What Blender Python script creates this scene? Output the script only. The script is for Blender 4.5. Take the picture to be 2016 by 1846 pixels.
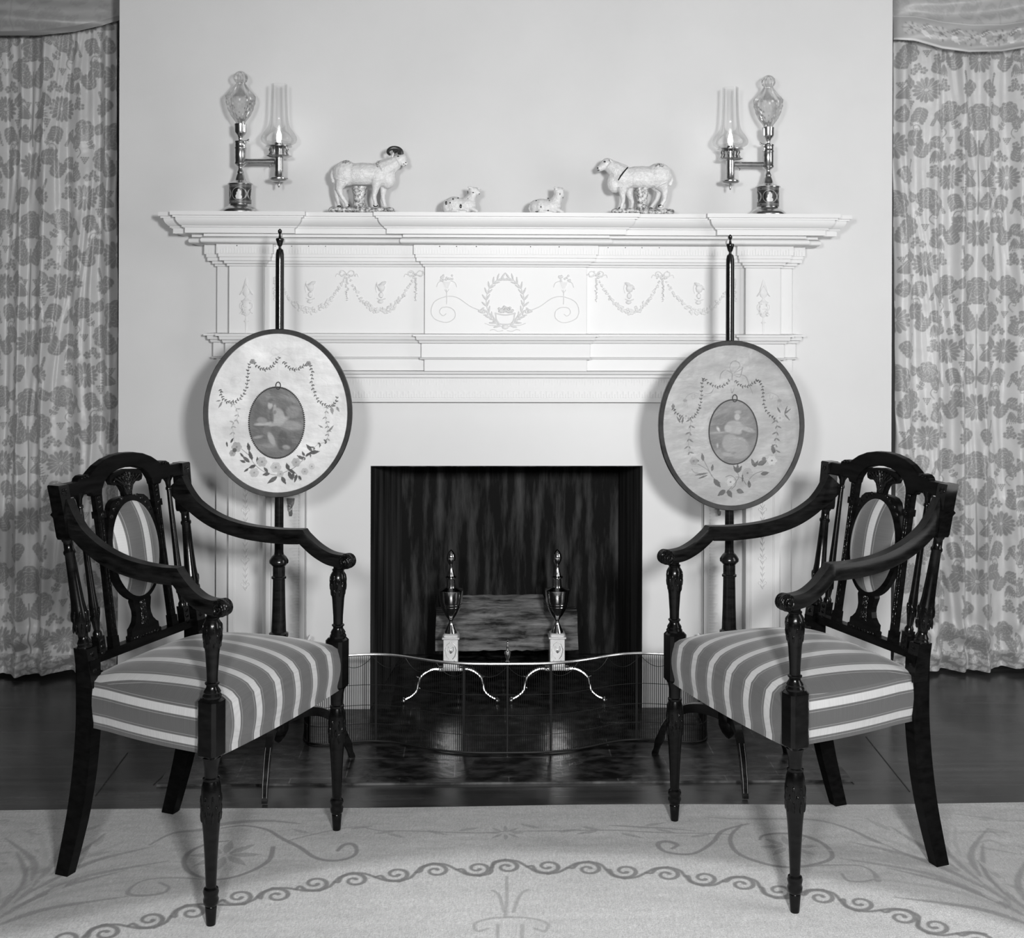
import bpy, bmesh, math, random
import numpy as np
from mathutils import Vector, Matrix
PI = math.pi
sin, cos = math.sin, math.cos
for o in list(bpy.data.objects): bpy.data.objects.remove(o)
scene = bpy.context.scene
COL = scene.collection
random.seed(7)

# ------------------------------------------------------------ camera
cam_d = bpy.data.cameras.new('camera'); cam = bpy.data.objects.new('camera', cam_d); COL.objects.link(cam)
CAM = Vector((-0.085, -4.06, 1.31)); YAW = 0.026; ROLL = 0.003
F_ = Vector((sin(YAW), cos(YAW), 0)); R_ = Vector((cos(YAW), -sin(YAW), 0)); U_ = Vector((0, 0, 1))
R2 = R_*cos(ROLL) + U_*sin(ROLL); U2 = U_*cos(ROLL) - R_*sin(ROLL)
mw = Matrix.Identity(4)
for i in range(3):
    mw[i][0] = R2[i]; mw[i][1] = U2[i]; mw[i][2] = -F_[i]; mw[i][3] = CAM[i]
cam.matrix_world = mw
cam_d.sensor_fit = 'HORIZONTAL'; cam_d.sensor_width = 36.0
cam_d.lens = 36.0*2470/2016
cam_d.shift_y = -(923-600)/2016.0
cam_d.clip_start = 0.02; cam_d.clip_end = 50
scene.camera = cam

# ------------------------------------------------------------ world, lights, exposure
w = bpy.data.worlds.new('world'); scene.world = w; w.use_nodes = True
w.node_tree.nodes['Background'].inputs[0].default_value = (0.8, 0.8, 0.8, 1)
w.node_tree.nodes['Background'].inputs[1].default_value = 0.01
def area(name, loc, target, size, power, size_y=None):
    l = bpy.data.lights.new(name, 'AREA'); l.energy = power
    l.shape = 'RECTANGLE' if size_y else 'SQUARE'; l.size = size
    if size_y: l.size_y = size_y
    l.color = (1, 1, 1)
    o = bpy.data.objects.new(name, l); COL.objects.link(o); o.location = loc
    o.rotation_euler = (Vector(target)-Vector(loc)).to_track_quat('-Z', 'Y').to_euler()
    return o
r_ = area('studio_lamp_right', (0.36, -4.15, 1.55), (0.42, 0, 1.05), 0.20, 51); r_.data.spread = math.radians(135)
l_ = area('studio_lamp_left', (-0.44, -4.15, 1.55), (0.15, 0, 1.00), 0.20, 23); l_.data.spread = math.radians(135)
area('window_daylight', (2.9, -1.9, 1.6), (0.6, 0.0, 1.3), 1.2, 32, 1.7)
area('ceiling_bounce', (0.3, -2.6, 2.85), (0.2, -1.6, 0), 2.2, 5, 2.0)
scene.view_settings.view_transform = 'Standard'
scene.view_settings.look = 'None'
scene.view_settings.exposure = 0.0
scene.view_settings.gamma = 1.0
scene.view_settings.use_curve_mapping = False

# ------------------------------------------------------------ materials
def mat(name, base=0.5, rough=0.5, metal=0.0, spec=0.5, coat=0.0, bump=None, noise=None, attr=None,
        trans=0.0, emis=None, sheen=0.0, rough_attr=None):
    m = bpy.data.materials.new(name); m.use_nodes = True
    nt = m.node_tree; b = nt.nodes['Principled BSDF']; L = nt.links
    b.inputs['Base Color'].default_value = (base, base, base, 1)
    b.inputs['Roughness'].default_value = rough; b.inputs['Metallic'].default_value = metal
    b.inputs['Specular IOR Level'].default_value = spec
    b.inputs['Coat Weight'].default_value = coat
    b.inputs['Transmission Weight'].default_value = trans
    b.inputs['Sheen Weight'].default_value = sheen
    if emis:
        b.inputs['Emission Color'].default_value = (1, 1, 1, 1); b.inputs['Emission Strength'].default_value = emis
    tc = nt.nodes.new('ShaderNodeTexCoord')
    src = None
    if attr:
        a = nt.nodes.new('ShaderNodeAttribute'); a.attribute_name = attr; src = a.outputs['Color']
        L.new(src, b.inputs['Base Color'])
    if noise:   # (scale vec, detail, lo, hi[, contrast lo, contrast hi])
        sc, det, lo, hi = noise[:4]
        p0, p1 = (noise[4], noise[5]) if len(noise) > 4 else (0.3, 0.7)
        mp = nt.nodes.new('ShaderNodeMapping'); mp.inputs['Scale'].default_value = sc
        L.new(tc.outputs['Object'], mp.inputs['Vector'])
        n = nt.nodes.new('ShaderNodeTexNoise'); n.inputs['Scale'].default_value = 1; n.inputs['Detail'].default_value = det
        n.inputs['Roughness'].default_value = 0.6
        L.new(mp.outputs[0], n.inputs['Vector'])
        r = nt.nodes.new('ShaderNodeMapRange'); r.inputs[1].default_value = p0; r.inputs[2].default_value = p1
        r.inputs[3].default_value = lo; r.inputs[4].default_value = hi
        L.new(n.outputs[0], r.inputs[0])
        if src:
            mx = nt.nodes.new('ShaderNodeVectorMath'); mx.operation = 'SCALE'
            L.new(src, mx.inputs[0]); L.new(r.outputs[0], mx.inputs['Scale'])
            L.new(mx.outputs[0], b.inputs['Base Color'])
        else:
            cb = nt.nodes.new('ShaderNodeCombineColor')
            for k in range(3): L.new(r.outputs[0], cb.inputs[k])
            L.new(cb.outputs[0], b.inputs['Base Color'])
    if bump:    # (scale vec, detail, strength, distance)
        sc, det, st, di = bump
        mp = nt.nodes.new('ShaderNodeMapping'); mp.inputs['Scale'].default_value = sc
        L.new(tc.outputs['Object'], mp.inputs['Vector'])
        n = nt.nodes.new('ShaderNodeTexNoise'); n.inputs['Scale'].default_value = 1; n.inputs['Detail'].default_value = det
        L.new(mp.outputs[0], n.inputs['Vector'])
        bp = nt.nodes.new('ShaderNodeBump'); bp.inputs['Strength'].default_value = st; bp.inputs['Distance'].default_value = di
        L.new(n.outputs[0], bp.inputs['Height']); L.new(bp.outputs[0], b.inputs['Normal'])
    return m

M = {}
M['plaster'] = mat('wall_plaster', 0.68, 0.85, spec=0.2, noise=((2, 2, 2), 5, 0.66, 0.71), bump=((260, 260, 260), 3, 0.15, 0.001))
M['room'] = mat('room_plaster_darkened', 0.5, 0.9, spec=0.2, noise=((2, 2, 2), 3, 0.07, 0.09))  # out-of-view walls: unlit-room gloom put into the colour, fewer reflections on wood
M['ceil'] = mat('ceiling_darkened', 0.7, 0.9, spec=0.2, noise=((2, 2, 2), 3, 0.12, 0.14))  # ceiling colour darkened likewise, so it reflects like an unlit room
M['paint'] = mat('white_paint', 0.80, 0.42, spec=0.4, noise=((3, 3, 3), 4, 0.70, 0.73), bump=((300, 300, 60), 2, 0.06, 0.0006))
M['ornament'] = mat('carved_white', 0.80, 0.5, spec=0.35, noise=((30, 30, 30), 3, 0.69, 0.74))
M['wood'] = mat('ebonised_wood', 0.003, 0.30, spec=0.07, noise=((40, 12, 90), 5, 0.001, 0.006), bump=((90, 90, 300), 3, 0.12, 0.0005))
M['turned'] = mat('ebonised_turned_wood', 0.003, 0.20, spec=0.26, noise=((40, 12, 90), 5, 0.001, 0.006), bump=((90, 90, 300), 3, 0.10, 0.0005))
M['armwood'] = mat('ebonised_arm_wood', 0.004, 0.28, spec=0.16, noise=((14, 90, 90), 5, 0.001, 0.012), bump=((30, 200, 200), 3, 0.3, 0.0006))
M['carved'] = mat('carved_black_wood', 0.003, 0.20, spec=0.26, noise=((60, 60, 60), 4, 0.001, 0.006), bump=((190, 190, 90), 2, 0.9, 0.004))
M['mahog'] = mat('dark_mahogany', 0.008, 0.18, spec=0.4, noise=((20, 20, 120), 4, 0.003, 0.012))
M['frame'] = mat('banded_frame_wood', 0.04, 0.32, spec=0.3, noise=((26, 26, 26), 4, 0.020, 0.050))
M['inlay'] = mat('pale_stringing', 0.35, 0.35)
M['brass'] = mat('polished_brass', 0.75, 0.12, metal=1.0, noise=((40, 40, 40), 3, 0.66, 0.82), bump=((30, 30, 200), 2, 0.05, 0.0005))
M['dbrass'] = mat('lamp_brass', 0.6, 0.24, metal=1.0, noise=((60, 60, 60), 4, 0.42, 0.75))
M['rail'] = mat('rail_brass', 0.85, 0.30, metal=1.0, noise=((60, 60, 60), 3, 0.75, 0.92))
M['silver'] = mat('bright_plinth_brass', 0.85, 0.32, metal=0.55, noise=((40, 40, 40), 3, 0.74, 0.88))
M['iron'] = mat('black_iron', 0.02, 0.5, metal=0.6, spec=0.4)
M['wire'] = mat('black_wire', 0.01, 0.5, spec=0.4)
M['soot'] = mat('sooty_brick', 0.01, 0.75, spec=0.25, noise=((24, 24, 3.2), 9, 0.001, 0.085, 0.47, 0.76), bump=((60, 60, 20), 4, 0.5, 0.004))
M['sootside'] = mat('sooty_jamb', 0.02, 0.75, spec=0.25, noise=((14, 14, 1.2), 7, 0.01, 0.12, 0.38, 0.72), bump=((60, 60, 20), 4, 0.5, 0.004))
M['hearth'] = mat('dark_hearth_stone', 0.02, 0.30, spec=0.5, noise=((16, 26, 9), 8, 0.002, 0.075, 0.42, 0.72), bump=((14, 18, 14), 5, 0.5, 0.006))
_n = M['hearth'].node_tree; _b = _n.nodes['Principled BSDF']; _k = _b.inputs['Base Color'].links[0].from_socket
_br = _n.nodes.new('ShaderNodeTexBrick'); _br.inputs['Scale'].default_value = 1.0; _br.inputs['Brick Width'].default_value = 0.30; _br.inputs['Row Height'].default_value = 0.148
_br.inputs['Mortar Size'].default_value = 0.0022; _br.inputs['Mortar Smooth'].default_value = 0.6
for _q, _v in (('Color1', 1.0), ('Color2', 0.72), ('Mortar', 3.0)): _br.inputs[_q].default_value = (_v, _v, _v, 1)
_tc = _n.nodes.new('ShaderNodeTexCoord'); _n.links.new(_tc.outputs['Object'], _br.inputs['Vector'])
_vm = _n.nodes.new('ShaderNodeVectorMath'); _vm.operation = 'MULTIPLY'; _n.links.new(_k, _vm.inputs[0]); _n.links.new(_br.outputs['Color'], _vm.inputs[1]); _n.links.new(_vm.outputs[0], _b.inputs['Base Color'])
M['log'] = mat('split_log', 0.1, 0.9, spec=0.1, noise=((7, 55, 55), 8, 0.02, 0.24, 0.36, 0.68), bump=((12, 90, 90), 5, 1.0, 0.006))
M['glaze'] = mat('cream_glaze', 0.78, 0.30, spec=0.40, coat=0.05, noise=((90, 90, 90), 4, 0.62, 0.82), bump=((230, 230, 230), 3, 0.9, 0.0022))
M['glazedark'] = mat('dark_enamel', 0.02, 0.25, spec=0.5, noise=((300, 300, 300), 2, 0.01, 0.05))
M['glazegrey'] = mat('mottled_glaze', 0.4, 0.25, spec=0.5, noise=((120, 120, 120), 4, 0.12, 0.7, 0.38, 0.62), bump=((120, 120, 120), 3, 0.8, 0.003))
M['patch'] = mat('grey_wool_patch', 0.3, 0.3, spec=0.4, noise=((420, 420, 420), 3, 0.08, 0.6, 0.42, 0.6))
M['flame'] = mat('flame', 1.0, 0.5, emis=22)
M['tape'] = mat('edge_cord', 0.05, 0.6)

def glass_mat(name, gloss=0.30, tr=0.985, gr=0.04, base=0.0):
    m = bpy.data.materials.new(name); m.use_nodes = True; nt = m.node_tree; L = nt.links
    for n in list(nt.nodes): nt.nodes.remove(n)
    out = nt.nodes.new('ShaderNodeOutputMaterial')
    g = nt.nodes.new('ShaderNodeBsdfGlossy'); g.inputs['Roughness'].default_value = gr
    t = nt.nodes.new('ShaderNodeBsdfTransparent'); t.inputs[0].default_value = (tr, tr, tr, 1)
    fr = nt.nodes.new('ShaderNodeLayerWeight'); fr.inputs['Blend'].default_value = 0.30
    pw = nt.nodes.new('ShaderNodeMath'); pw.operation = 'MULTIPLY'; pw.inputs[1].default_value = gloss
    L.new(fr.outputs['Fresnel'], pw.inputs[0])
    ad = nt.nodes.new('ShaderNodeMath'); ad.operation = 'ADD'; ad.inputs[1].default_value = base; L.new(pw.outputs[0], ad.inputs[0])
    mx = nt.nodes.new('ShaderNodeMixShader')
    L.new(ad.outputs[0], mx.inputs[0]); L.new(t.outputs[0], mx.inputs[1]); L.new(g.outputs[0], mx.inputs[2])
    L.new(mx.outputs[0], out.inputs[0])
    return m
M['glass'] = glass_mat('clear_glass')
M['cutglass'] = glass_mat('cut_glass', 0.60, 0.97, 0.16, 0.10)

def stripe_mat():
    m = mat('striped_silk', 0.3, 0.42, spec=0.4, sheen=0.25, bump=((900, 900, 900), 2, 0.25, 0.0006))
    nt = m.node_tree; L = nt.links; b = nt.nodes['Principled BSDF']
    uv = nt.nodes.new('ShaderNodeUVMap'); uv.uv_map = 'UVMap'
    sx = nt.nodes.new('ShaderNodeSeparateXYZ'); L.new(uv.outputs[0], sx.inputs[0])
    d = nt.nodes.new('ShaderNodeMath'); d.operation = 'DIVIDE'; d.inputs[1].default_value = 0.077
    L.new(sx.outputs[0], d.inputs[0])
    a = nt.nodes.new('ShaderNodeMath'); a.operation = 'ADD'; a.inputs[1].default_value = 100.13
    L.new(d.outputs[0], a.inputs[0])
    fr = nt.nodes.new('ShaderNodeMath'); fr.operation = 'FRACT'; L.new(a.outputs[0], fr.inputs[0])
    cr = nt.nodes.new('ShaderNodeValToRGB'); cr.color_ramp.interpolation = 'LINEAR'
    st = [(0.0, .50), (.26, .50), (.275, .12), (.34, .10), (.345, .26), (.36, .26), (.365, .10), (.90, .10), (.905, .26), (.92, .26), (.925, .11), (.985, .12), (1.0, .50)]
    e = cr.color_ramp.elements
    e[0].position = 0; e[0].color = (.50, .50, .50, 1); e[1].position = 1; e[1].color = (.50, .50, .50, 1)
    for p, v in st[1:-1]:
        q = e.new(p); q.color = (v, v, v, 1)
    L.new(fr.outputs[0], cr.inputs[0])
    n = nt.nodes.new('ShaderNodeTexNoise'); n.inputs['Scale'].default_value = 1; n.inputs['Detail'].default_value = 4
    mp = nt.nodes.new('ShaderNodeMapping'); mp.inputs['Scale'].default_value = (14, 700, 1)
    L.new(uv.outputs[0], mp.inputs[0]); L.new(mp.outputs[0], n.inputs['Vector'])
    r = nt.nodes.new('ShaderNodeMapRange'); r.inputs[3].default_value = 0.72; r.inputs[4].default_value = 1.25
    L.new(n.outputs[0], r.inputs[0])
    v = nt.nodes.new('ShaderNodeVectorMath'); v.operation = 'SCALE'
    L.new(cr.outputs[0], v.inputs[0]); L.new(r.outputs[0], v.inputs['Scale'])
    L.new(v.outputs[0], b.inputs['Base Color'])
    return m
M['stripe'] = stripe_mat()

def plank_mat():
    m = mat('polished_boards', 0.05, 0.2, spec=0.5)
    nt = m.node_tree; L = nt.links; b = nt.nodes['Principled BSDF']
    tc = nt.nodes.new('ShaderNodeTexCoord')
    mp = nt.nodes.new('ShaderNodeMapping'); mp.inputs['Scale'].default_value = (1.4, 34, 1)
    L.new(tc.outputs['Object'], mp.inputs[0])
    n = nt.nodes.new('ShaderNodeTexNoise'); n.inputs['Scale'].default_value = 1; n.inputs['Detail'].default_value = 7
    L.new(mp.outputs[0], n.inputs['Vector'])
    n2 = nt.nodes.new('ShaderNodeTexNoise'); n2.inputs['Scale'].default_value = 3.2; n2.inputs['Detail'].default_value = 4
    L.new(tc.outputs['Object'], n2.inputs['Vector'])
    r = nt.nodes.new('ShaderNodeMapRange'); r.inputs[1].default_value = .3; r.inputs[2].default_value = .7
    r.inputs[3].default_value = 0.030; r.inputs[4].default_value = 0.075
    L.new(n.outputs[0], r.inputs[0])
    r2 = nt.nodes.new('ShaderNodeMapRange'); r2.inputs[1].default_value = .36; r2.inputs[2].default_value = .58
    r2.inputs[3].default_value = 0.35; r2.inputs[4].default_value = 1.1
    L.new(n2.outputs[0], r2.inputs[0])
    mu = nt.nodes.new('ShaderNodeMath'); mu.operation = 'MULTIPLY'
    L.new(r.outputs[0], mu.inputs[0]); L.new(r2.outputs[0], mu.inputs[1])
    # board joints along x, every 0.135 m
    sx = nt.nodes.new('ShaderNodeSeparateXYZ'); L.new(tc.outputs['Object'], sx.inputs[0])
    dv = nt.nodes.new('ShaderNodeMath'); dv.operation = 'DIVIDE'; dv.inputs[1].default_value = 0.135; L.new(sx.outputs[1], dv.inputs[0])
    fr = nt.nodes.new('ShaderNodeMath'); fr.operation = 'FRACT'
    ad = nt.nodes.new('ShaderNodeMath'); ad.operation = 'ADD'; ad.inputs[1].default_value = 50.81; L.new(dv.outputs[0], ad.inputs[0])
    L.new(ad.outputs[0], fr.inputs[0])
    gt = nt.nodes.new('ShaderNodeMapRange'); gt.inputs[1].default_value = 0.0; gt.inputs[2].default_value = 0.02
    gt.inputs[3].default_value = 0.25; gt.inputs[4].default_value = 1.0
    L.new(fr.outputs[0], gt.inputs[0])
    m2 = nt.nodes.new('ShaderNodeMath'); m2.operation = 'MULTIPLY'; L.new(mu.outputs[0], m2.inputs[0]); L.new(gt.outputs[0], m2.inputs[1])
    cb = nt.nodes.new('ShaderNodeCombineColor')
    for k in range(3): L.new(m2.outputs[0], cb.inputs[k])
    L.new(cb.outputs[0], b.inputs['Base Color'])
    r3 = nt.nodes.new('ShaderNodeMapRange'); r3.inputs[3].default_value = 0.16; r3.inputs[4].default_value = 0.34
    L.new(n.outputs[0], r3.inputs[0]); L.new(r3.outputs[0], b.inputs['Roughness'])
    bp = nt.nodes.new('ShaderNodeBump'); bp.inputs['Strength'].default_value = 0.12; bp.inputs['Distance'].default_value = 0.002
    L.new(n.outputs[0], bp.inputs['Height']); L.new(bp.outputs[0], b.inputs['Normal'])
    return m
M['planks'] = plank_mat()
M['rug'] = mat('woven_rug', attr='Col', rough=0.95, spec=0.1, sheen=0.2, noise=((420, 60, 60), 4, 0.86, 1.12), bump=((700, 260, 100), 3, 0.7, 0.004))
M['silk'] = mat('embroidered_silk', attr='Col', rough=0.42, spec=0.4, sheen=0.2, noise=((9, 9, 9), 5, 0.90, 1.06), bump=((14, 14, 22), 4, 0.8, 0.006))
M['damask'] = mat('damask', attr='Col', rough=0.40, spec=0.45, sheen=0.2, bump=((6, 6, 9), 3, 0.5, 0.02))
M['jasper'] = mat('jasper_drum', attr='Col', rough=0.35, spec=0.4)

# ------------------------------------------------------------ mesh helpers
class MB:
    def __init__(s): s.v = []; s.f = []
    def add(s, vs, fs):
        n = len(s.v); s.v += [tuple(p) for p in vs]; s.f += [tuple(i+n for i in q) for q in fs]; return s
    def box(s, x0, x1, y0, y1, z0, z1):
        v = [(x, y, z) for z in (z0, z1) for y in (y0, y1) for x in (x0, x1)]
        return s.add(v, [(0, 2, 3, 1), (4, 5, 7, 6), (0, 1, 5, 4), (2, 6, 7, 3), (0, 4, 6, 2), (1, 3, 7, 5)])
    def bevbox(s, x0, x1, y0, y1, z0, z1, b):   # vertical edges chamfered and top / bottom edges too
        pts = []
        for (px, py, dx, dy) in ((x0, y0, 1, 1), (x1, y0, -1, 1), (x1, y1, -1, -1), (x0, y1, 1, -1)):
            if dx*dy > 0: pts += [(px, py+dy*b), (px+dx*b, py)]
            else: pts += [(px+dx*b, py), (px, py+dy*b)]
        cx, cy = (x0+x1)/2, (y0+y1)/2
        def sc(p, k): return (cx+(p[0]-cx)*k, cy+(p[1]-cy)*k)
        k = 1-b/max(x1-x0, y1-y0)*1.6
        rings = [[(*sc(p, k), z0) for p in pts], [(*p, z0+b) for p in pts], [(*p, z1-b) for p in pts], [(*sc(p, k), z1) for p in pts]]
        return s.loft(rings, cap=True)
    def loft(s, rings, cap=True, closed=True):
        n = len(rings[0]); base = len(s.v)
        for r in rings: s.v += [tuple(p) for p in r]
        for k in range(len(rings)-1):
            for i in range(n if closed else n-1):
                j = (i+1) % n
                s.f.append((base+k*n+i, base+k*n+j, base+(k+1)*n+j, base+(k+1)*n+i))
        if cap and closed:
            s.f.append(tuple(base+i for i in reversed(range(n))))
            s.f.append(tuple(base+(len(rings)-1)*n+i for i in range(n)))
        return s
    def lathe(s, prof, c=(0, 0, 0), seg=24, mod=None):    # prof: (r, z)
        rings = []
        for r, z in prof:
            rings.append([(c[0]+(r*(mod(a, z) if mod else 1))*cos(a), c[1]+(r*(mod(a, z) if mod else 1))*sin(a), c[2]+z) for a in [2*PI*i/seg for i in range(seg)]])
        return s.loft(rings)
    def tube(s, pts, rad, seg=8, cap=True, up=(0, 0, 1), flat=1.0):   # rad number or list; flat scales 2nd axis
        pts = [Vector(p) for p in pts]; n = len(pts)
        if not hasattr(rad, '__len__'): rad = [rad]*n
        rings = []; prev = None
        for i, p in enumerate(pts):
            t = (pts[min(i+1, n-1)]-pts[max(i-1, 0)])
            t = t.normalized() if t.length > 1e-9 else Vector((0, 0, 1))
            if prev is None:
                u = Vector(up) if abs(t.dot(Vector(up))) < .95 else Vector((1, 0, 0))
                a = t.cross(u).normalized()
            else:
                a = (prev - t*prev.dot(t)).normalized()
            prev = a; b = t.cross(a)
            rings.append([p + a*(rad[i]*cos(2*PI*k/seg)) + b*(rad[i]*flat*sin(2*PI*k/seg)) for k in range(seg)])
        return s.loft(rings, cap)
    def ball(s, c, r, seg=12, rot=None):     # r number or 3-tuple
        if not hasattr(r, '__len__'): r = (r, r, r)
        rings = []; m = max(4, seg//2)
        for k in range(1, m):
            ph = PI*k/m
            ring = []
            for i in range(seg):
                a = 2*PI*i/seg
                p = Vector((r[0]*sin(ph)*cos(a), r[1]*sin(ph)*sin(a), -r[2]*cos(ph)))
                if rot is not None: p = rot @ p
                ring.append(p+Vector(c))
            rings.append(ring)
        base = len(s.v); s.loft(rings, cap=False)
        bo = Vector((0, 0, -r[2])); to = Vector((0, 0, r[2]))
        if rot is not None: bo = rot @ bo; to = rot @ to
        s.v += [tuple(bo+Vector(c)), tuple(to+Vector(c))]; nb = len(s.v)-2
        for i in range(seg):
            j = (i+1) % seg
            s.f.append((nb, base+j, base+i)); q = base+(m-2)*seg; s.f.append((nb+1, q+i, q+j))
        return s
    def prism(s, pts, fn, t0, t1):           # outline pts (a,b) -> fn(a,b,t)
        n = len(pts); base = len(s.v)
        s.v += [tuple(fn(a, b, t0)) for a, b in pts] + [tuple(fn(a, b, t1)) for a, b in pts]
        s.f.append(tuple(base+i for i in range(n))); s.f.append(tuple(base+n+i for i in reversed(range(n))))
        for i in range(n):
            j = (i+1) % n; s.f.append((base+i, base+n+i, base+n+j, base+j))
        return s
    def mirror(s, ax=0, c=0.0):
        n = len(s.v); vs = []
        for p in s.v:
            q = list(p); q[ax] = 2*c-q[ax]; vs.append(tuple(q))
        fs = [tuple(reversed(f)) for f in s.f]
        s.v += vs; s.f += [tuple(i+n for i in f) for f in fs]; return s
    def build(s, name, m, parent=None, smooth=True, ang=35, fix=True):
        me = bpy.data.meshes.new(name); me.from_pydata(s.v, [], s.f)
        if fix:
            bm = bmesh.new(); bm.from_mesh(me)
            bmesh.ops.recalc_face_normals(bm, faces=bm.faces); bm.to_mesh(me); bm.free()
        me.materials.append(m if not isinstance(m, str) else M[m])
        if smooth:
            me.polygons.foreach_set('use_smooth', [True]*len(me.polygons))
            try: me.set_sharp_from_angle(angle=math.radians(ang))
            except Exception: pass
        me.update()
        o = bpy.data.objects.new(name, me); COL.objects.link(o)
        if parent: o.parent = parent
        return o
def thing(name, label, cat, loc=(0, 0, 0), rz=0, group=None):
    o = bpy.data.objects.new(name, None); COL.objects.link(o); o.location = loc; o.rotation_euler = (0, 0, rz)
    o.empty_display_size = 0.05
    o['label'] = label; o['category'] = cat
    if group: o['group'] = group
    return o
def tag(o, label, cat, group=None):
    o['label'] = label; o['category'] = cat
    if group: o['group'] = group
    return o
def structure(o): o['kind'] = 'structure'; return o
def copy_tree(o, parent=None):
    c = o.copy(); COL.objects.link(c)
    if parent: c.parent = parent
    for ch in list(o.children): copy_tree(ch, c)
    return c
def smooth_path(pts, n=6):
    P = [Vector(p) for p in pts]; out = []
    for i in range(len(P)-1):
        p0 = P[max(i-1, 0)]; p1 = P[i]; p2 = P[i+1]; p3 = P[min(i+2, len(P)-1)]
        for k in range(n):
            t = k/n
            out.append(0.5*((2*p1)+(p2-p0)*t+(2*p0-5*p1+4*p2-p3)*t*t+(3*p1-p0-3*p2+p3)*t**3))
    out.append(P[-1]); return out

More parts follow.
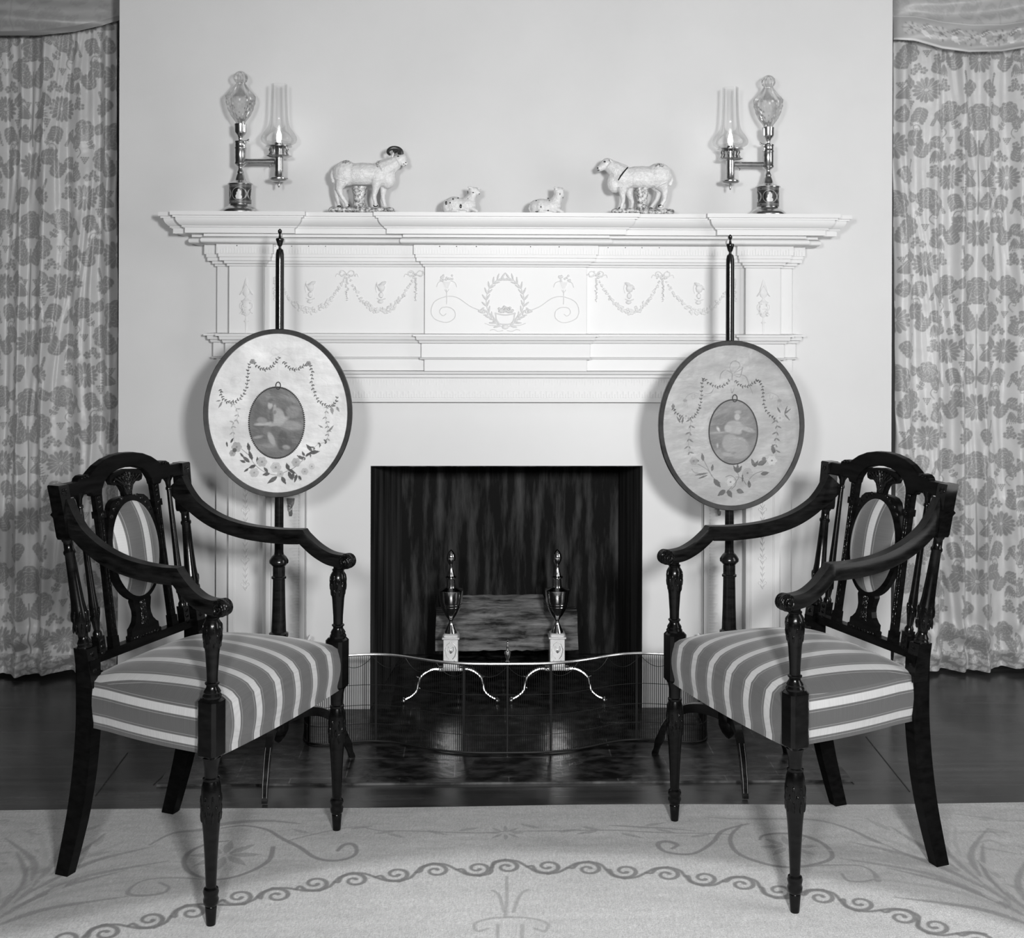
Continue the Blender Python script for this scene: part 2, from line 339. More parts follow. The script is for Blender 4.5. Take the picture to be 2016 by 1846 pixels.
# ------------------------------------------------------------ painted grids (woven / embroidered colour of the cloth itself)
class Canvas:
    def __init__(s, u0, v0, u1, v1, res, base):
        s.u0, s.v0, s.res = u0, v0, res
        s.nx = int(round((u1-u0)/res))+1; s.ny = int(round((v1-v0)/res))+1
        s.a = np.full((s.ny, s.nx), float(base)); s.U = u0+np.arange(s.nx)*res; s.V = v0+np.arange(s.ny)*res
    def win(s, x0, y0, x1, y1):
        i0 = max(0, int((x0-s.u0)/s.res)-1); i1 = min(s.nx, int((x1-s.u0)/s.res)+3)
        j0 = max(0, int((y0-s.v0)/s.res)-1); j1 = min(s.ny, int((y1-s.v0)/s.res)+3)
        if i1 <= i0 or j1 <= j0: return None
        X, Y = np.meshgrid(s.U[i0:i1], s.V[j0:j1]); return slice(j0, j1), slice(i0, i1), X, Y
    def mix(s, w, m, val, al):
        s.a[w[0], w[1]] = s.a[w[0], w[1]]*(1-m*al) + val*m*al
    def stroke(s, pts, wd, val, al=1.0, soft=None, smooth=5):
        pts = [(p[0], p[1]) for p in (smooth_path([(p[0], p[1], 0) for p in pts], smooth) if smooth and len(pts) > 2 else pts)]
        n = len(pts); W = wd if hasattr(wd, '__len__') else [wd, wd]
        soft = soft or s.res*0.8; mw_ = max(W)+soft
        xs = [p[0] for p in pts]; ys = [p[1] for p in pts]
        w = s.win(min(xs)-mw_, min(ys)-mw_, max(xs)+mw_, max(ys)+mw_)
        if w is None: return
        X, Y = w[2], w[3]; m = np.zeros_like(X)
        for i in range(n-1):
            ax, ay = pts[i]; bx, by = pts[i+1]; dx, dy = bx-ax, by-ay; L2 = dx*dx+dy*dy+1e-12
            t = np.clip(((X-ax)*dx+(Y-ay)*dy)/L2, 0, 1)
            d = np.hypot(X-ax-t*dx, Y-ay-t*dy)
            q = (i+0.5)/(n-1); hw = np.interp(q, np.linspace(0, 1, len(W)), W)/2
            m = np.maximum(m, np.clip((hw-d)/soft+.5, 0, 1))
        s.mix(w, m, val, al)
    def poly(s, pts, val, al=1.0, smooth=0, soft=None):
        if smooth: pts = [(p[0], p[1]) for p in smooth_path([(p[0], p[1], 0) for p in list(pts)+[pts[0]]], smooth)][:-1]
        xs = [p[0] for p in pts]; ys = [p[1] for p in pts]
        w = s.win(min(xs), min(ys), max(xs), max(ys))
        if w is None: return
        X, Y = w[2], w[3]; ins = np.zeros(X.shape, bool); n = len(pts)
        for i in range(n):
            x0, y0 = pts[i]; x1, y1 = pts[(i+1) % n]
            c = ((y0 > Y) != (y1 > Y)) & (X < (x1-x0)*(Y-y0)/(y1-y0+1e-12)+x0)
            ins ^= c
        s.mix(w, ins.astype(float), val, al)
    def oval(s, x, y, rx, ry, val, al=1.0, ang=0.0, soft=None):
        R = max(rx, ry); w = s.win(x-R, y-R, x+R, y+R)
        if w is None: return
        c, q = cos(ang), sin(ang); dx, dy = w[2]-x, w[3]-y
        a = (dx*c+dy*q)/rx; b = (-dx*q+dy*c)/ry; d = np.sqrt(a*a+b*b)
        sf = (soft or s.res)/min(rx, ry)
        s.mix(w, np.clip((1-d)/sf+.5, 0, 1), val, al)
    def leaf(s, x, y, ang, ln, wd, val, al=1.0, vein=None):
        n = 8; pts = []
        for k in range(n+1):
            t = k/n; h = wd/2*math.sin(PI*t**0.8)*(1 if t < 1 else 0); pts.append((t*ln, h))
        pts += [(p[0], -p[1]) for p in reversed(pts[1:-1])]
        c, q = cos(ang), sin(ang)
        s.poly([(x+p[0]*c-p[1]*q, y+p[0]*q+p[1]*c) for p in pts], val, al)
        if vein is not None: s.stroke([(x, y), (x+ln*.85*c, y+ln*.85*q)], s.res*1.0, vein, al, smooth=0)
    def flower(s, x, y, r, n, val, al=1.0, gap=None, core=None, a0=0.0):
        for k in range(n):
            a = a0+2*PI*k/n; s.oval(x+r*.58*cos(a), y+r*.58*sin(a), r*.44, r*min(.34, 2.0/n), val, al, a)
        if gap is not None:
            for k in range(n):
                a = a0+2*PI*(k+.5)/n; s.stroke([(x+r*.2*cos(a), y+r*.2*sin(a)), (x+r*cos(a), y+r*sin(a))], s.res, gap, al, smooth=0)
        if core is not None: s.oval(x, y, r*.22, r*.22, core, al)
    def fbm(s, sx, sy, amp, seed=0, octv=4):
        rs = np.random.RandomState(seed); out = np.zeros_like(s.a); A = 1.0; tot = 0
        for o_ in range(octv):
            nx = max(2, int((s.U[-1]-s.U[0])/sx)+2); ny = max(2, int((s.V[-1]-s.V[0])/sy)+2)
            g = rs.rand(ny, nx)
            fx = np.linspace(0, nx-1.001, s.nx); fy = np.linspace(0, ny-1.001, s.ny)
            ix = fx.astype(int); iy = fy.astype(int); tx = fx-ix; ty = fy-iy
            tx = tx*tx*(3-2*tx); ty = ty*ty*(3-2*ty)
            a = g[iy][:, ix]*(1-tx)+g[iy][:, ix+1]*tx; b = g[iy+1][:, ix]*(1-tx)+g[iy+1][:, ix+1]*tx
            out += A*(a*(1-ty)[:, None]+b*ty[:, None]); tot += A; A *= .5; sx /= 2; sy /= 2
            if sx < s.res or sy < s.res: break
        return (out/tot-.5)*2*amp
def grid_mesh(name, P, colr, m, parent=None, mask=None, uv=None, thick=0.0):
    # P (ny,nx,3), colr (ny,nx)
    ny, nx = P.shape[:2]; me = bpy.data.meshes.new(name)
    idx = np.arange(nx*ny).reshape(ny, nx)
    q = np.stack([idx[:-1, :-1], idx[:-1, 1:], idx[1:, 1:], idx[1:, :-1]], -1).reshape(-1, 4)
    if mask is not None:
        keep = (mask[:-1, :-1] & mask[:-1, 1:] & mask[1:, 1:] & mask[1:, :-1]).reshape(-1); q = q[keep]
    used = np.zeros(nx*ny, bool); used[q.reshape(-1)] = True
    remap = np.cumsum(used)-1; q = remap[q]; V = P.reshape(-1, 3)[used]; C = None if colr is None else colr.reshape(-1)[used]
    me.vertices.add(len(V)); me.vertices.foreach_set('co', V.astype(np.float32).reshape(-1))
    me.loops.add(len(q)*4); me.loops.foreach_set('vertex_index', q.astype(np.int32).reshape(-1))
    me.polygons.add(len(q)); me.polygons.foreach_set('loop_start', np.arange(0, len(q)*4, 4, dtype=np.int32))
    me.polygons.foreach_set('loop_total', np.full(len(q), 4, np.int32))
    me.polygons.foreach_set('use_smooth', np.ones(len(q), bool))
    me.update(calc_edges=True)
    if C is not None:
        at = me.color_attributes.new('Col', 'FLOAT_COLOR', 'POINT')
        c4 = np.ones((len(V), 4), np.float32); c4[:, :3] = np.clip(C, 0.003, .95)[:, None]; at.data.foreach_set('color', c4.reshape(-1))
    me.materials.append(M[m] if isinstance(m, str) else m)
    o = bpy.data.objects.new(name, me); COL.objects.link(o)
    if parent: o.parent = parent
    return o
# ------------------------------------------------------------ the room
XL, XR = -1.2427, 1.2602
def sbox(name, m, *b, label=None):
    o = MB().box(*b).build(name, m, smooth=False); structure(o); return o
sbox('floor', 'planks', -3.2, 3.2, -5.8, 0.72, -0.05, 0.0)
sbox('ceiling', 'ceil', -3.2, 3.2, -5.8, 0.9, 2.95, 3.0)
sbox('wall_left', 'room', -3.2, -3.1, -5.8, 0.72, 0, 2.95)
sbox('wall_right', 'room', 3.1, 3.2, -5.8, 0.72, 0, 2.95)
sbox('wall_front', 'room', -3.1, 3.1, -5.8, -5.7, 0, 2.95)
sbox('wall_back', 'plaster', -3.1, 3.1, 0.72, 0.82, 0, 2.95)
b = MB(); b.box(XL, -0.434, 0, 0.72, 0, 2.95); b.box(0.446, XR, 0, 0.72, 0, 2.95); b.box(-0.434, 0.446, 0, 0.72, 0.789, 2.95)
structure(b.build('wall_chimney_breast', 'plaster', smooth=False))
id_ = lambda a, b_, t: (a, b_, t)
b = MB(); b.prism([(-0.4338, 0.004), (-0.372, 0.63), (-0.4338, 0.63)], id_, 0.003, 0.785)
structure(b.build('wall_firebox_left', 'sootside', smooth=False))
b = MB(); b.prism([(0.4458, 0.004), (0.4458, 0.63), (0.438, 0.63), (0.440, 0.02)], id_, 0.003, 0.785)
structure(b.build('wall_firebox_right', 'sootside', smooth=False))
b = MB(); b.box(-0.433, 0.445, 0.631, 0.7195, 0.003, 0.785)
structure(b.build('wall_firebox_back', 'soot', smooth=False))
b = MB(); b.box(-0.433, 0.445, 0.004, 0.63, 0.7855, 0.7885)
structure(b.build('ceiling_firebox', 'soot', smooth=False))
# hearth slabs, each course a row of blocks with fine joints
b = MB(); b.bevbox(-0.955, 0.945, -0.628, -0.001, 0.0004, 0.0055, 0.0012); b.box(-0.368, 0.436, 0.001, 0.629, 0.0004, 0.0055); b.box(-.43, .44, -.001, .001, .0004, .0055)
structure(b.build('floor_hearth', 'hearth', ang=20))
b = MB(); b.box(-0.957, 0.947, -0.6335, -0.6295, 0.0004, 0.0062)
structure(b.build('trim_hearth_edge', mat('hearth_edge', 0.05, 0.5, noise=((9, 9, 9), 5, 0.0, 0.12, .4, .62)), smooth=False))
# mitred joints of the boards that frame the hearth
b = MB()
for (p, q) in ([((-1.107, -0.373), (-1.102, -0.6948)), ((-0.9684, -0.6195), (-0.932, -0.3594)), ((1.0946, -0.2733), (1.0799, -0.7033)), ((0.9057, -0.4084), (0.9449, -0.647)), ((0.5378, -0.2637), (0.5448, -0.2683))]):
    p = Vector((*p, 0)); q = Vector((*q, 0)); n = Vector((-(q-p).y, (q-p).x, 0)).normalized()*.0016
    b.add([p-n+Vector((0, 0, .0004)), q-n+Vector((0, 0, .0004)), q+n+Vector((0, 0, .0004)), p+n+Vector((0, 0, .0004)),
           p-n+Vector((0, 0, .0010)), q-n+Vector((0, 0, .0010)), q+n+Vector((0, 0, .0010)), p+n+Vector((0, 0, .0010))],
          [(0, 3, 2, 1), (4, 5, 6, 7), (0, 1, 5, 4), (1, 2, 6, 5), (2, 3, 7, 6), (3, 0, 4, 7)])
structure(b.build('trim_board_joints', 'wire', smooth=False))

# ------------------------------------------------------------ mantelpiece
mantel = thing('mantelpiece', 'white painted carved wooden mantelpiece with swags, urns and a breakfront shelf around the fireplace', 'mantelpiece', (0, 0, 0))
PLAN = [(-.92, .004), (-.92, -.04), (-.872, -.04), (-.872, -.09), (-.765, -.09), (-.765, -.06), (-.257, -.06), (-.257, -.09),
        (.254, -.09), (.254, -.06), (.762, -.06), (.762, -.09), (.872, -.09), (.872, -.04), (.922, -.04), (.922, .004)]
def sweep(prof, plan=PLAN):
    b = MB(); n = len(plan); N = []
    for i in range(n-1):
        d = Vector((plan[i+1][0]-plan[i][0], plan[i+1][1]-plan[i][1])).normalized(); N.append(Vector((d.y, -d.x)))
    rings = []
    for d, z in prof:
        ring = []
        for i, p in enumerate(plan):
            if i == 0: o = N[0]*d
            elif i == n-1: o = N[-1]*d
            else: o = (N[i-1]+N[i])*d if abs(N[i-1].dot(N[i])) < .5 else N[i]*d
            y = p[1]+o.y
            if i in (0, n-1): y = p[1]
            ring.append((p[0]+o.x, y, z))
        rings.append(ring)
    b.loft(rings, cap=True, closed=True)
    return b
sweep([(.150, 1.5915), (.150, 1.5795), (.144, 1.5785), (.144, 1.5735), (.137, 1.5735), (.1365, 1.568), (.133, 1.560), (.127, 1.553), (.121, 1.5485),
       (.121, 1.5455), (.117, 1.5445), (.117, 1.5425), (.113, 1.5425), (.113, 1.5275)]).build('shelf', 'paint', mantel, ang=50)
tor = [(.066, 1.5275), (.066, 1.5195)]+[(.062+.013*sin(a), 1.508+.011*cos(a)) for a in [PI*k/8 for k in range(9)]]
sweep(tor).build('bed_moulding', 'paint', mantel, ang=50)
sweep([(.034, 1.497), (.034, 1.468)]).build('reeded_band', 'paint', mantel, ang=30)
sweep([(.029, 1.468), (.029, 1.458), (.026, 1.457), (.026, 1.4465), (.014, 1.4455), (.013, 1.438), (.007, 1.436), (.006, 1.430), (.002, 1.429)]).build('frieze_moulding', 'paint', mantel)
sweep([(0, 1.429), (0, 1.2165)]).build('frieze', 'paint', mantel)
sweep([(.002, 1.2190), (.036, 1.2165), (.036, 1.2105), (.027, 1.2095), (.025, 1.199), (.019, 1.197), (.016, 1.189), (.010, 1.187)]).build('frieze_sill', 'paint', mantel)
sweep([(.010, 1.187), (.010, 1.1445), (.017, 1.1435), (.013, 1.1375), (.001, 1.136), (.001, 1.1005)]).build('fascia', 'paint', mantel)
# short reeds cut into the band under the shelf
b = MB(); N = []
for i in range(len(PLAN)-1):
    (x0, y0), (x1, y1) = PLAN[i], PLAN[i+1]
    if abs(y1-y0) > 1e-6: continue
    yy = y0-.034; e0 = x0-(.034 if (i == 0 or PLAN[i-1][1] > y0) else -.034); e1 = x1+(.034 if (i+2 >= len(PLAN) or PLAN[i+2][1] > y0) else -.034)
    k = 0; x = e0+.006; b = MB()
    while x < e1-.006:
        L = (.019, .012, .015)[k % 3]
        b.box(x-.0014, x+.0014, yy-.0016, yy+.001, 1.4695, 1.4695+L); x += .0088; k += 1
    b.build('reeding', 'paint', mantel, smooth=False)
# nails along the band
for i, x in enumerate((-.905, -.842, -.728, -.676, -.623, -.570, -.21, -.157, -.095, .075, .165, .322, .377, .43, .485)):
    fwd = (abs(x) < .28 or abs(x) > .735)
    c = (x, (-.124 if fwd else -.0935) if abs(x) < .9 else -.0735, 1.4925)
    MB().ball(c, (.0018, .0012, .0018), 8).build('nail', 'iron', mantel)
# pilasters
for s in (-1, 1):
    b = MB(); x0, x1 = sorted((s*.872, s*.765)); b.box(x0, x1, -.0899, .0, .0, 1.1004)
    p = b.build('pilaster', 'paint', mantel, smooth=False)
    q0, q1 = sorted((s*.921, s*.872)); MB().box(q0, q1, -.0399, 0, .0, 1.1004).build('pilaster_backing', 'paint', mantel, smooth=False)
    b = MB()
    for xx in (x0+.015, x0+.0195, x1-.0150, x1-.0195): b.box(xx-.0009, xx+.0009, -.0915, -.0895, .17, 1.07)
    b.box(x0+.015, x1-.015, -.0915, -.0895, 1.069, 1.071); b.build('panel_moulding', 'paint', p, smooth=False)
    b = MB(); b.box(x0-.006, x1+.006, -.098, 0, 0, .125); b.box(x0-.003, x1+.003, -.094, 0, .125, .14)
    b.build('plinth', 'paint', p, smooth=False)
    # thin fillet beside the frieze block
    xx = s*.752; MB().box(xx-.0025, xx+.0025, -.0635, -.0595, 1.2166, 1.429).build('frieze_fillet', 'paint', mantel, smooth=False)
# architrave around the opening
AX0, AX1 = .638, .743
b = MB()
for s in (-1, 1):
    x0, x1 = sorted((s*AX0, s*AX1)); b.box(x0, x1, -.048, 0, 0, 1.003)
    x0, x1 = sorted((s*AX1, s*.7655)); b.box(x0, x1, -.028, 0, 0, 1.1004)
b.box(-AX1, AX1, -.0485, 0, 1.003, 1.0995); b.build('architrave', 'paint', mantel, smooth=False)
b = MB()
b.tube([(-.765, -.094, 1.0945), (.765, -.094, 1.0945)], .0048, 8)
b.box(-.765, .765, -.094, -.04, 1.0895, 1.0995); b.box(-.765, .765, -.080, -.04, 1.0800, 1.0895); b.box(-.765, .765, -.060, -.04, 1.0760, 1.0800)
for s in (-1, 1):
    x0, x1 = sorted((s*(AX1), s*(AX1-.008))); b.box(x0, x1, -.054, -.04, 0, 1.076)
    x0, x1 = sorted((s*AX0, s*(AX0+.014))); b.box(x0, x1, -.056, -.04, 0, 1.003)
    x0, x1 = sorted((s*(AX0+.014), s*(AX0+.018))); b.box(x0, x1, -.053, -.04, 0, 1.01)
b.box(-AX0, AX0, -.056, -.0, .9995, 1.0095); b.box(-AX0, AX0, -.053, -.04, 1.0095, 1.013)
b.build('architrave_moulding', 'paint', mantel, ang=30)
b = MB(); x = -.625; k = 0
while x < .625:
    L = (.020, .012)[k % 2]; b.box(x-.0017, x+.0017, -.0512, -.0480, 1.0135, 1.0135+L)
    L2 = (.012, .020, .008)[k % 3]; b.box(x-.0012, x+.0012, -.0500, -.0480, 1.072-L2, 1.072); x += .0088; k += 1
b.build('fluting', 'paint', mantel, smooth=False)
for s in (-1, 1):
    z = .02; k = 0; b = MB()
    while z < 1.0:
        L = (.026, .015, .019)[k % 3]; x0, x1 = sorted((s*(AX0+.019), s*(AX0+.019+L))); b.box(x0, x1, -.0518, -.048, z, z+.0042); z += .0100; k += 1
    b.build('fluting', 'paint', mantel, smooth=False)

b = MB(); b.box(-AX0, -.4345, -.0035, -.0004, .0, .9995); b.box(.4465, AX0, -.0035, -.0004, .0, .9995); b.box(-.4345, .4465, -.0035, -.0004, .7895, .9995)
b.build('surround_panel', 'paint', mantel, smooth=False)
# carved ornament
def relief(b, x, z, y, rx, rz, ry=.0035, ang=0.0):
    b.ball((x, y, z), (rx, ry, rz), 8, Matrix.Rotation(ang, 3, 'Y'))
def rline(b, pts, y, r=.0016, n=5):
    b.tube([(p[0], y, p[1]) for p in smooth_path([(q[0], q[1], 0) for q in pts], n)], r, 6)
def garland(b, p0, p1, drop, y, n=34, rnd=random):
    for i in range(n+1):
        t = i/n; x = p0[0]+(p1[0]-p0[0])*t; z = p0[1]+(p1[1]-p0[1])*t-drop*4*t*(1-t)
        th = .35+.65*sin(PI*t)
        for k in range(3):
            relief(b, x+rnd.uniform(-.006, .006)*th, z+rnd.uniform(-.009, .009)*th, y, rnd.uniform(.0030, .0075)*(.45+.55*th), rnd.uniform(.0028, .0055)*(.45+.55*th), rnd.uniform(.0015, .0038), rnd.uniform(0, 3))
def bow(b, x, z, y, s=1.0):
    for q in (-1, 1):
        rline(b, [(x, z), (x+q*.012*s, z+.013*s), (x+q*.024*s, z+.008*s), (x+q*.018*s, z-.006*s), (x+q*.004*s, z)], y, .0020)
        rline(b, [(x, z), (x+q*.02*s, z-.002*s), (x+q*.033*s, z+.002*s), (x+q*.038*s, z-.008*s)], y, .0016)
        for k in range(4): relief(b, x+q*random.uniform(.004, .03)*s, z+random.uniform(-.01, .014)*s, y, .003, .0025, .003)
    relief(b, x, z, y, .004, .004, .005)
def head(b, x, z, y, d=1):
    relief(b, x, z+.012, y, .012, .015, .006); relief(b, x-.004*d, z+.024, y, .014, .006, .006, .5*d)
    relief(b, x+.011*d, z+.016, y, .004, .010, .005, -.6); relief(b, x-.001, z-.012, y, .008, .010, .005)
    rline(b, [(x-.014, z-.022), (x, z-.027), (x+.014, z-.023)], y, .0022)
    relief(b, x-.003, z-.033, y, .010, .006, .004); rline(b, [(x-.013, z+.03), (x-.018, z+.012), (x-.014, z-.004)], y, .0014)
rows_ = ((-1, (-.7355, -.5055, -.288)), (1, (.288, .5015, .735)))
for s, xs in rows_:
    b = MB(); yy = -.0608; zt = 1.405
    for i in range(2):
        garland(b, (xs[i]+.006, zt-.008), (xs[i+1]-.006, zt-.008), .108, yy)
        head(b, (xs[i]+xs[i+1])/2, 1.352, yy, s)
    for i, x in enumerate(xs):
        if abs(x) < .71: bow(b, x, zt, yy, .95)
        for k in range(14):
            t = k/13; relief(b, x+random.uniform(-.004, .004)*sin(PI*t), zt-.012-.07*t, yy, .0035*(1-.6*t), .004, .004, random.uniform(0, 3))
    b.build('swag_garland', 'ornament', mantel)
b = MB(); yy = -.0906; cx = -.003
def spray(b, x, z, a, n, ln, sp=.012, w=.0035):
    for k in range(n):
        for q in (-1, 1):
            px, pz = x+cos(a)*sp*k, z+sin(a)*sp*k; aa = a+q*.55; relief(b, px+cos(aa)*ln*.5, pz+sin(aa)*ln*.5, yy, ln*.5, w*.6, .0026, -aa)
for q in (-1, 1):   # two bent boughs meeting under the basket
    pts = [(cx+q*.004, 1.238), (cx+q*.030, 1.252), (cx+q*.052, 1.285), (cx+q*.060, 1.325), (cx+q*.050, 1.362), (cx+q*.026, 1.388), (cx+q*.004, 1.396)]
    rline(b, pts, yy, .0018); P = smooth_path([(p[0], p[1], 0) for p in pts], 4)
    for k in range(2, len(P)-1, 2):
        t = (P[k]-P[k-1]); a = math.atan2(t.y, t.x)
        for e in (-1, 1):
            aa = a+e*.6; relief(b, P[k].x+cos(aa)*.011, P[k].y+sin(aa)*.011, yy, .0125, .0030, .003, -aa)
    rline(b, [(cx+q*.02, 1.244), (cx+q*.045, 1.245), (cx+q*.065, 1.252)], yy, .0016)
    rline(b, [(cx+q*.006, 1.229), (cx+q*.022, 1.226), (cx+q*.036, 1.232), (cx+q*.048, 1.229)], yy, .0016)
    spray(b, cx+q*.024, 1.256, PI/2-q*.95, 5, .017, .012)
for k in range(30):
    a = random.uniform(0, PI); relief(b, cx+.03*cos(a)*random.random(), 1.288+.022*sin(a)*random.random(), yy, .0045, .0045, .006)
rline(b, [(cx-.033, 1.284), (cx, 1.278), (cx+.033, 1.284)], yy, .0030)
rline(b, [(cx-.030, 1.280), (cx-.024, 1.254), (cx, 1.248), (cx+.024, 1.254), (cx+.030, 1.280)], yy, .0026)
relief(b, cx, 1.240, yy, .012, .008, .004); b.build('wreath_and_basket', 'ornament', mantel)
for q in (-1, 1):
    b = MB(); ex = cx+q*.185
    rline(b, [(cx+q*.075, 1.291), (cx+q*.110, 1.305), (cx+q*.150, 1.332), (ex, 1.336), (cx+q*.222, 1.320), (cx+q*.234, 1.290), (cx+q*.222, 1.265), (ex, 1.254), (cx+q*.160, 1.268),
              (cx+q*.160, 1.290), (cx+q*.178, 1.302), (cx+q*.200, 1.300), (cx+q*.207, 1.286), (cx+q*.196, 1.275), (cx+q*.186, 1.282)], yy, .0017)
    rline(b, [(ex, 1.312), (ex, 1.352), (ex-.002, 1.358)], yy, .0016, 2)
    rline(b, [(ex-.006, 1.358), (ex, 1.35), (ex+.007, 1.358)], yy, .0014)
    b.prism([(-.003, 1.362), (.004, 1.362), (.013, 1.383), (-.012, 1.383)], lambda a, c_, t: (ex+a, t, c_), yy-.002, yy+.002)
    for k in range(16): relief(b, ex+random.uniform(-.020, .020), 1.39+random.uniform(-.005, .013), yy, .004, .0035, .003, random.uniform(0, 3))
    for e in (-1, 1): rline(b, [(ex+e*.012, 1.386), (ex+e*.026, 1.380), (ex+e*.032, 1.366)], yy, .0015)
    relief(b, cx+q*.078, 1.290, yy, .009, .005, .004); relief(b, cx+q*.072, 1.297, yy, .008, .003, .003, .6*q)
    b.build('scroll_ornament', 'ornament', mantel)
for s in (-1, 1):
    b = MB(); X = s*.8185; y0 = -.0905
    def rl(prof, z0):
        t = MB().lathe(prof, seg=20); b.add([(X+p[0], y0+p[1]*.32, z0+p[2]) for p in t.v], t.f)
    rl([(.0005, 1.395), (.004, 1.388), (.007, 1.375), (.0115, 1.362), (.0125, 1.350), (.0105, 1.340), (.004, 1.334), (.003, 1.330)][::-1], 0)
    rl([(.0035, 1.318), (.015, 1.316), (.0165, 1.3205), (.010, 1.3235), (.003, 1.331)], 0)
    rl([(.003, 1.272), (.010, 1.277), (.0145, 1.288), (.0155, 1.300), (.0125, 1.311), (.0135, 1.316)], 0)
    rl([(.0015, 1.2185), (.003, 1.235), (.0035, 1.252), (.0085, 1.256), (.0035, 1.260), (.0022, 1.272)], 0)
    for q in (-1, 1):
        rline(b, [(X+q*.008, 1.312), (X+q*.018, 1.312), (X+q*.019, 1.300), (X+q*.013, 1.292), (X+q*.016, 1.284), (X+q*.021, 1.281)], y0, .0018)
        for k in range(5): relief(b, X+q*.0035*(k+.5), 1.345+.006*(4-k), y0, .0022, .009, .004, q*(-.35-.1*k))
    for k in range(22): relief(b, X+random.uniform(-.013, .013), random.uniform(1.278, 1.318), y0-.003, .0022, .003, .003, random.uniform(0, 3))
    b.build('urn_ornament', 'ornament', mantel)
    b = MB(); z = 1.05
    rline(b, [(X, 1.06), (X, .43)], y0, .0010, 2); k = 0
    while z > .42:
        for q in (-1, 1):
            if k % 4 == 0:
                rline(b, [(X+q*.002, z), (X+q*.009, z+.008), (X+q*.013, z+.003), (X+q*.010, z-.003)], y0, .0014)
            relief(b, X+q*.004, z-.008, y0, .0018, .007, .003, q*.45)
        relief(b, X, z-.012, y0, .0018, .006, .003); z -= .0195; k += 1
    b.build('husk_drop', 'ornament', mantel)
# hooks for the fire tools, on the inner architrave
for s, x in ((-1, -0.6831), (1, 0.686)):
    t = thing('tool_hook', 'small dark brass jamb hook on the mantel below the '+('left' if s < 0 else 'right')+' oval screen', 'hook', (x, -.0485, .648), 0, 'fire tool hooks on the mantelpiece')
    b = MB(); b.prism([(-.013, .045), (.013, .045), (.011, .028), (.005, .015), (.006, -.004), (.004, -.012), (-.004, -.012), (-.006, -.004), (-.005, .015), (-.011, .028)], lambda a, c, t_: (a, t_, c), -.0055, -.0003)
    b.build('back_plate', 'dbrass', t)
    b = MB(); b.tube([(0, -.005, .012), (0, -.022, .008), (0, -.032, .014), (0, -.033, .024)], .003, 8); b.ball((0, -.033, .026), .0045, 8); b.build('hook', 'dbrass', t)
# ------------------------------------------------------------ rug
rc = Canvas(-1.5, -1.62, 1.5, -0.797, 0.0025, 0.45)
INNER = [(-1.1573, -1.4837), (-1.0235, -1.4295), (-0.901, -1.3501), (-0.7728, -1.3011), (-0.6513, -1.2474), (-0.5307, -1.1901), (-0.4267, -1.143), (-0.2825, -1.1058), (-0.1338, -1.0814), (-0.0035, -1.0756), (0.1476, -1.0784), (0.2971, -1.0951), (0.4712, -1.1337), (0.6098, -1.18), (0.7393, -1.2425), (0.8382, -1.2935), (0.9514, -1.3698), (1.0595, -1.4605), (1.1579, -1.5703)]
rc.poly(INNER+[(1.6, -1.8), (-1.6, -1.8)], 0.76)
for _ in range(10):
    _p = np.pad(rc.a, ((3, 3), (0, 0)), mode='edge'); rc.a = (_p[:-6]+_p[6:]+_p[3:-3])/3
rc.a += rc.fbm(.5, .03, .06, 3); rc.a += rc.fbm(.05, .012, .06, 5); rc.a += rc.fbm(.3, .3, .06, 8)
rng = np.random.RandomState(3); rc.a *= 1+.09*rng.randn(*rc.a.shape)
DK, MD, LT = .19, .25, .52
def rs(pts, wd, val, al=.85): rc.stroke(pts, wd, val, al, soft=.003)
# running scroll along the edge of the pale oval field
CEN = [(-0.9342, -1.4626), (-0.8552, -1.4413), (-0.7783, -1.3859), (-0.6968, -1.3564), (-0.6101, -1.2866), (-0.5274, -1.2823), (-0.4511, -1.2255), (-0.3641, -1.2122), (-0.2714, -1.1823), (-0.182, -1.1673), (-0.0855, -1.1574), (-0.0178, -1.1509), (0.0772, -1.1501), (0.1704, -1.165), (0.2544, -1.177), (0.3483, -1.1969), (0.4295, -1.2163), (0.51, -1.248), (0.5858, -1.2801), (0.6705, -1.3142), (0.7492, -1.3427), (0.8197, -1.4066), (0.8763, -1.4461), (0.9447, -1.5106)]
for i, c in enumerate(CEN):
    c = Vector(c); a = Vector(CEN[max(0, i-1)]); b = Vector(CEN[min(len(CEN)-1, i+1)])
    T = (b-a).normalized(); Nn = Vector((-T.y, T.x)); up = 1 if i % 2 else -1
    R = .035; pts = []
    mid = (c+Vector(CEN[i-1]))/2 if i else c-T*.05
    pts.append(tuple(mid - Nn*0.0))
    for k in range(15):
        ph = PI - k*(PI*2.75/14); rr = R*(1-.058*k)
        pts.append(tuple(c + T*(rr*cos(ph)) + Nn*(up*rr*1.1*sin(ph))))
    rs(pts, [.008, .011, .011, .010, .008, .012], DK)
    if i < len(CEN)-1:
        m2 = (c+Vector(CEN[i+1]))/2
        rs([tuple(c+T*0+Nn*(up*R*1.1)), tuple(c+T*R*.75+Nn*(up*R*.8)), tuple(m2), tuple(Vector(CEN[i+1])-T*R*.75-Nn*(up*R*.8)), tuple(Vector(CEN[i+1])-Nn*(up*R*1.1))], .009, DK)
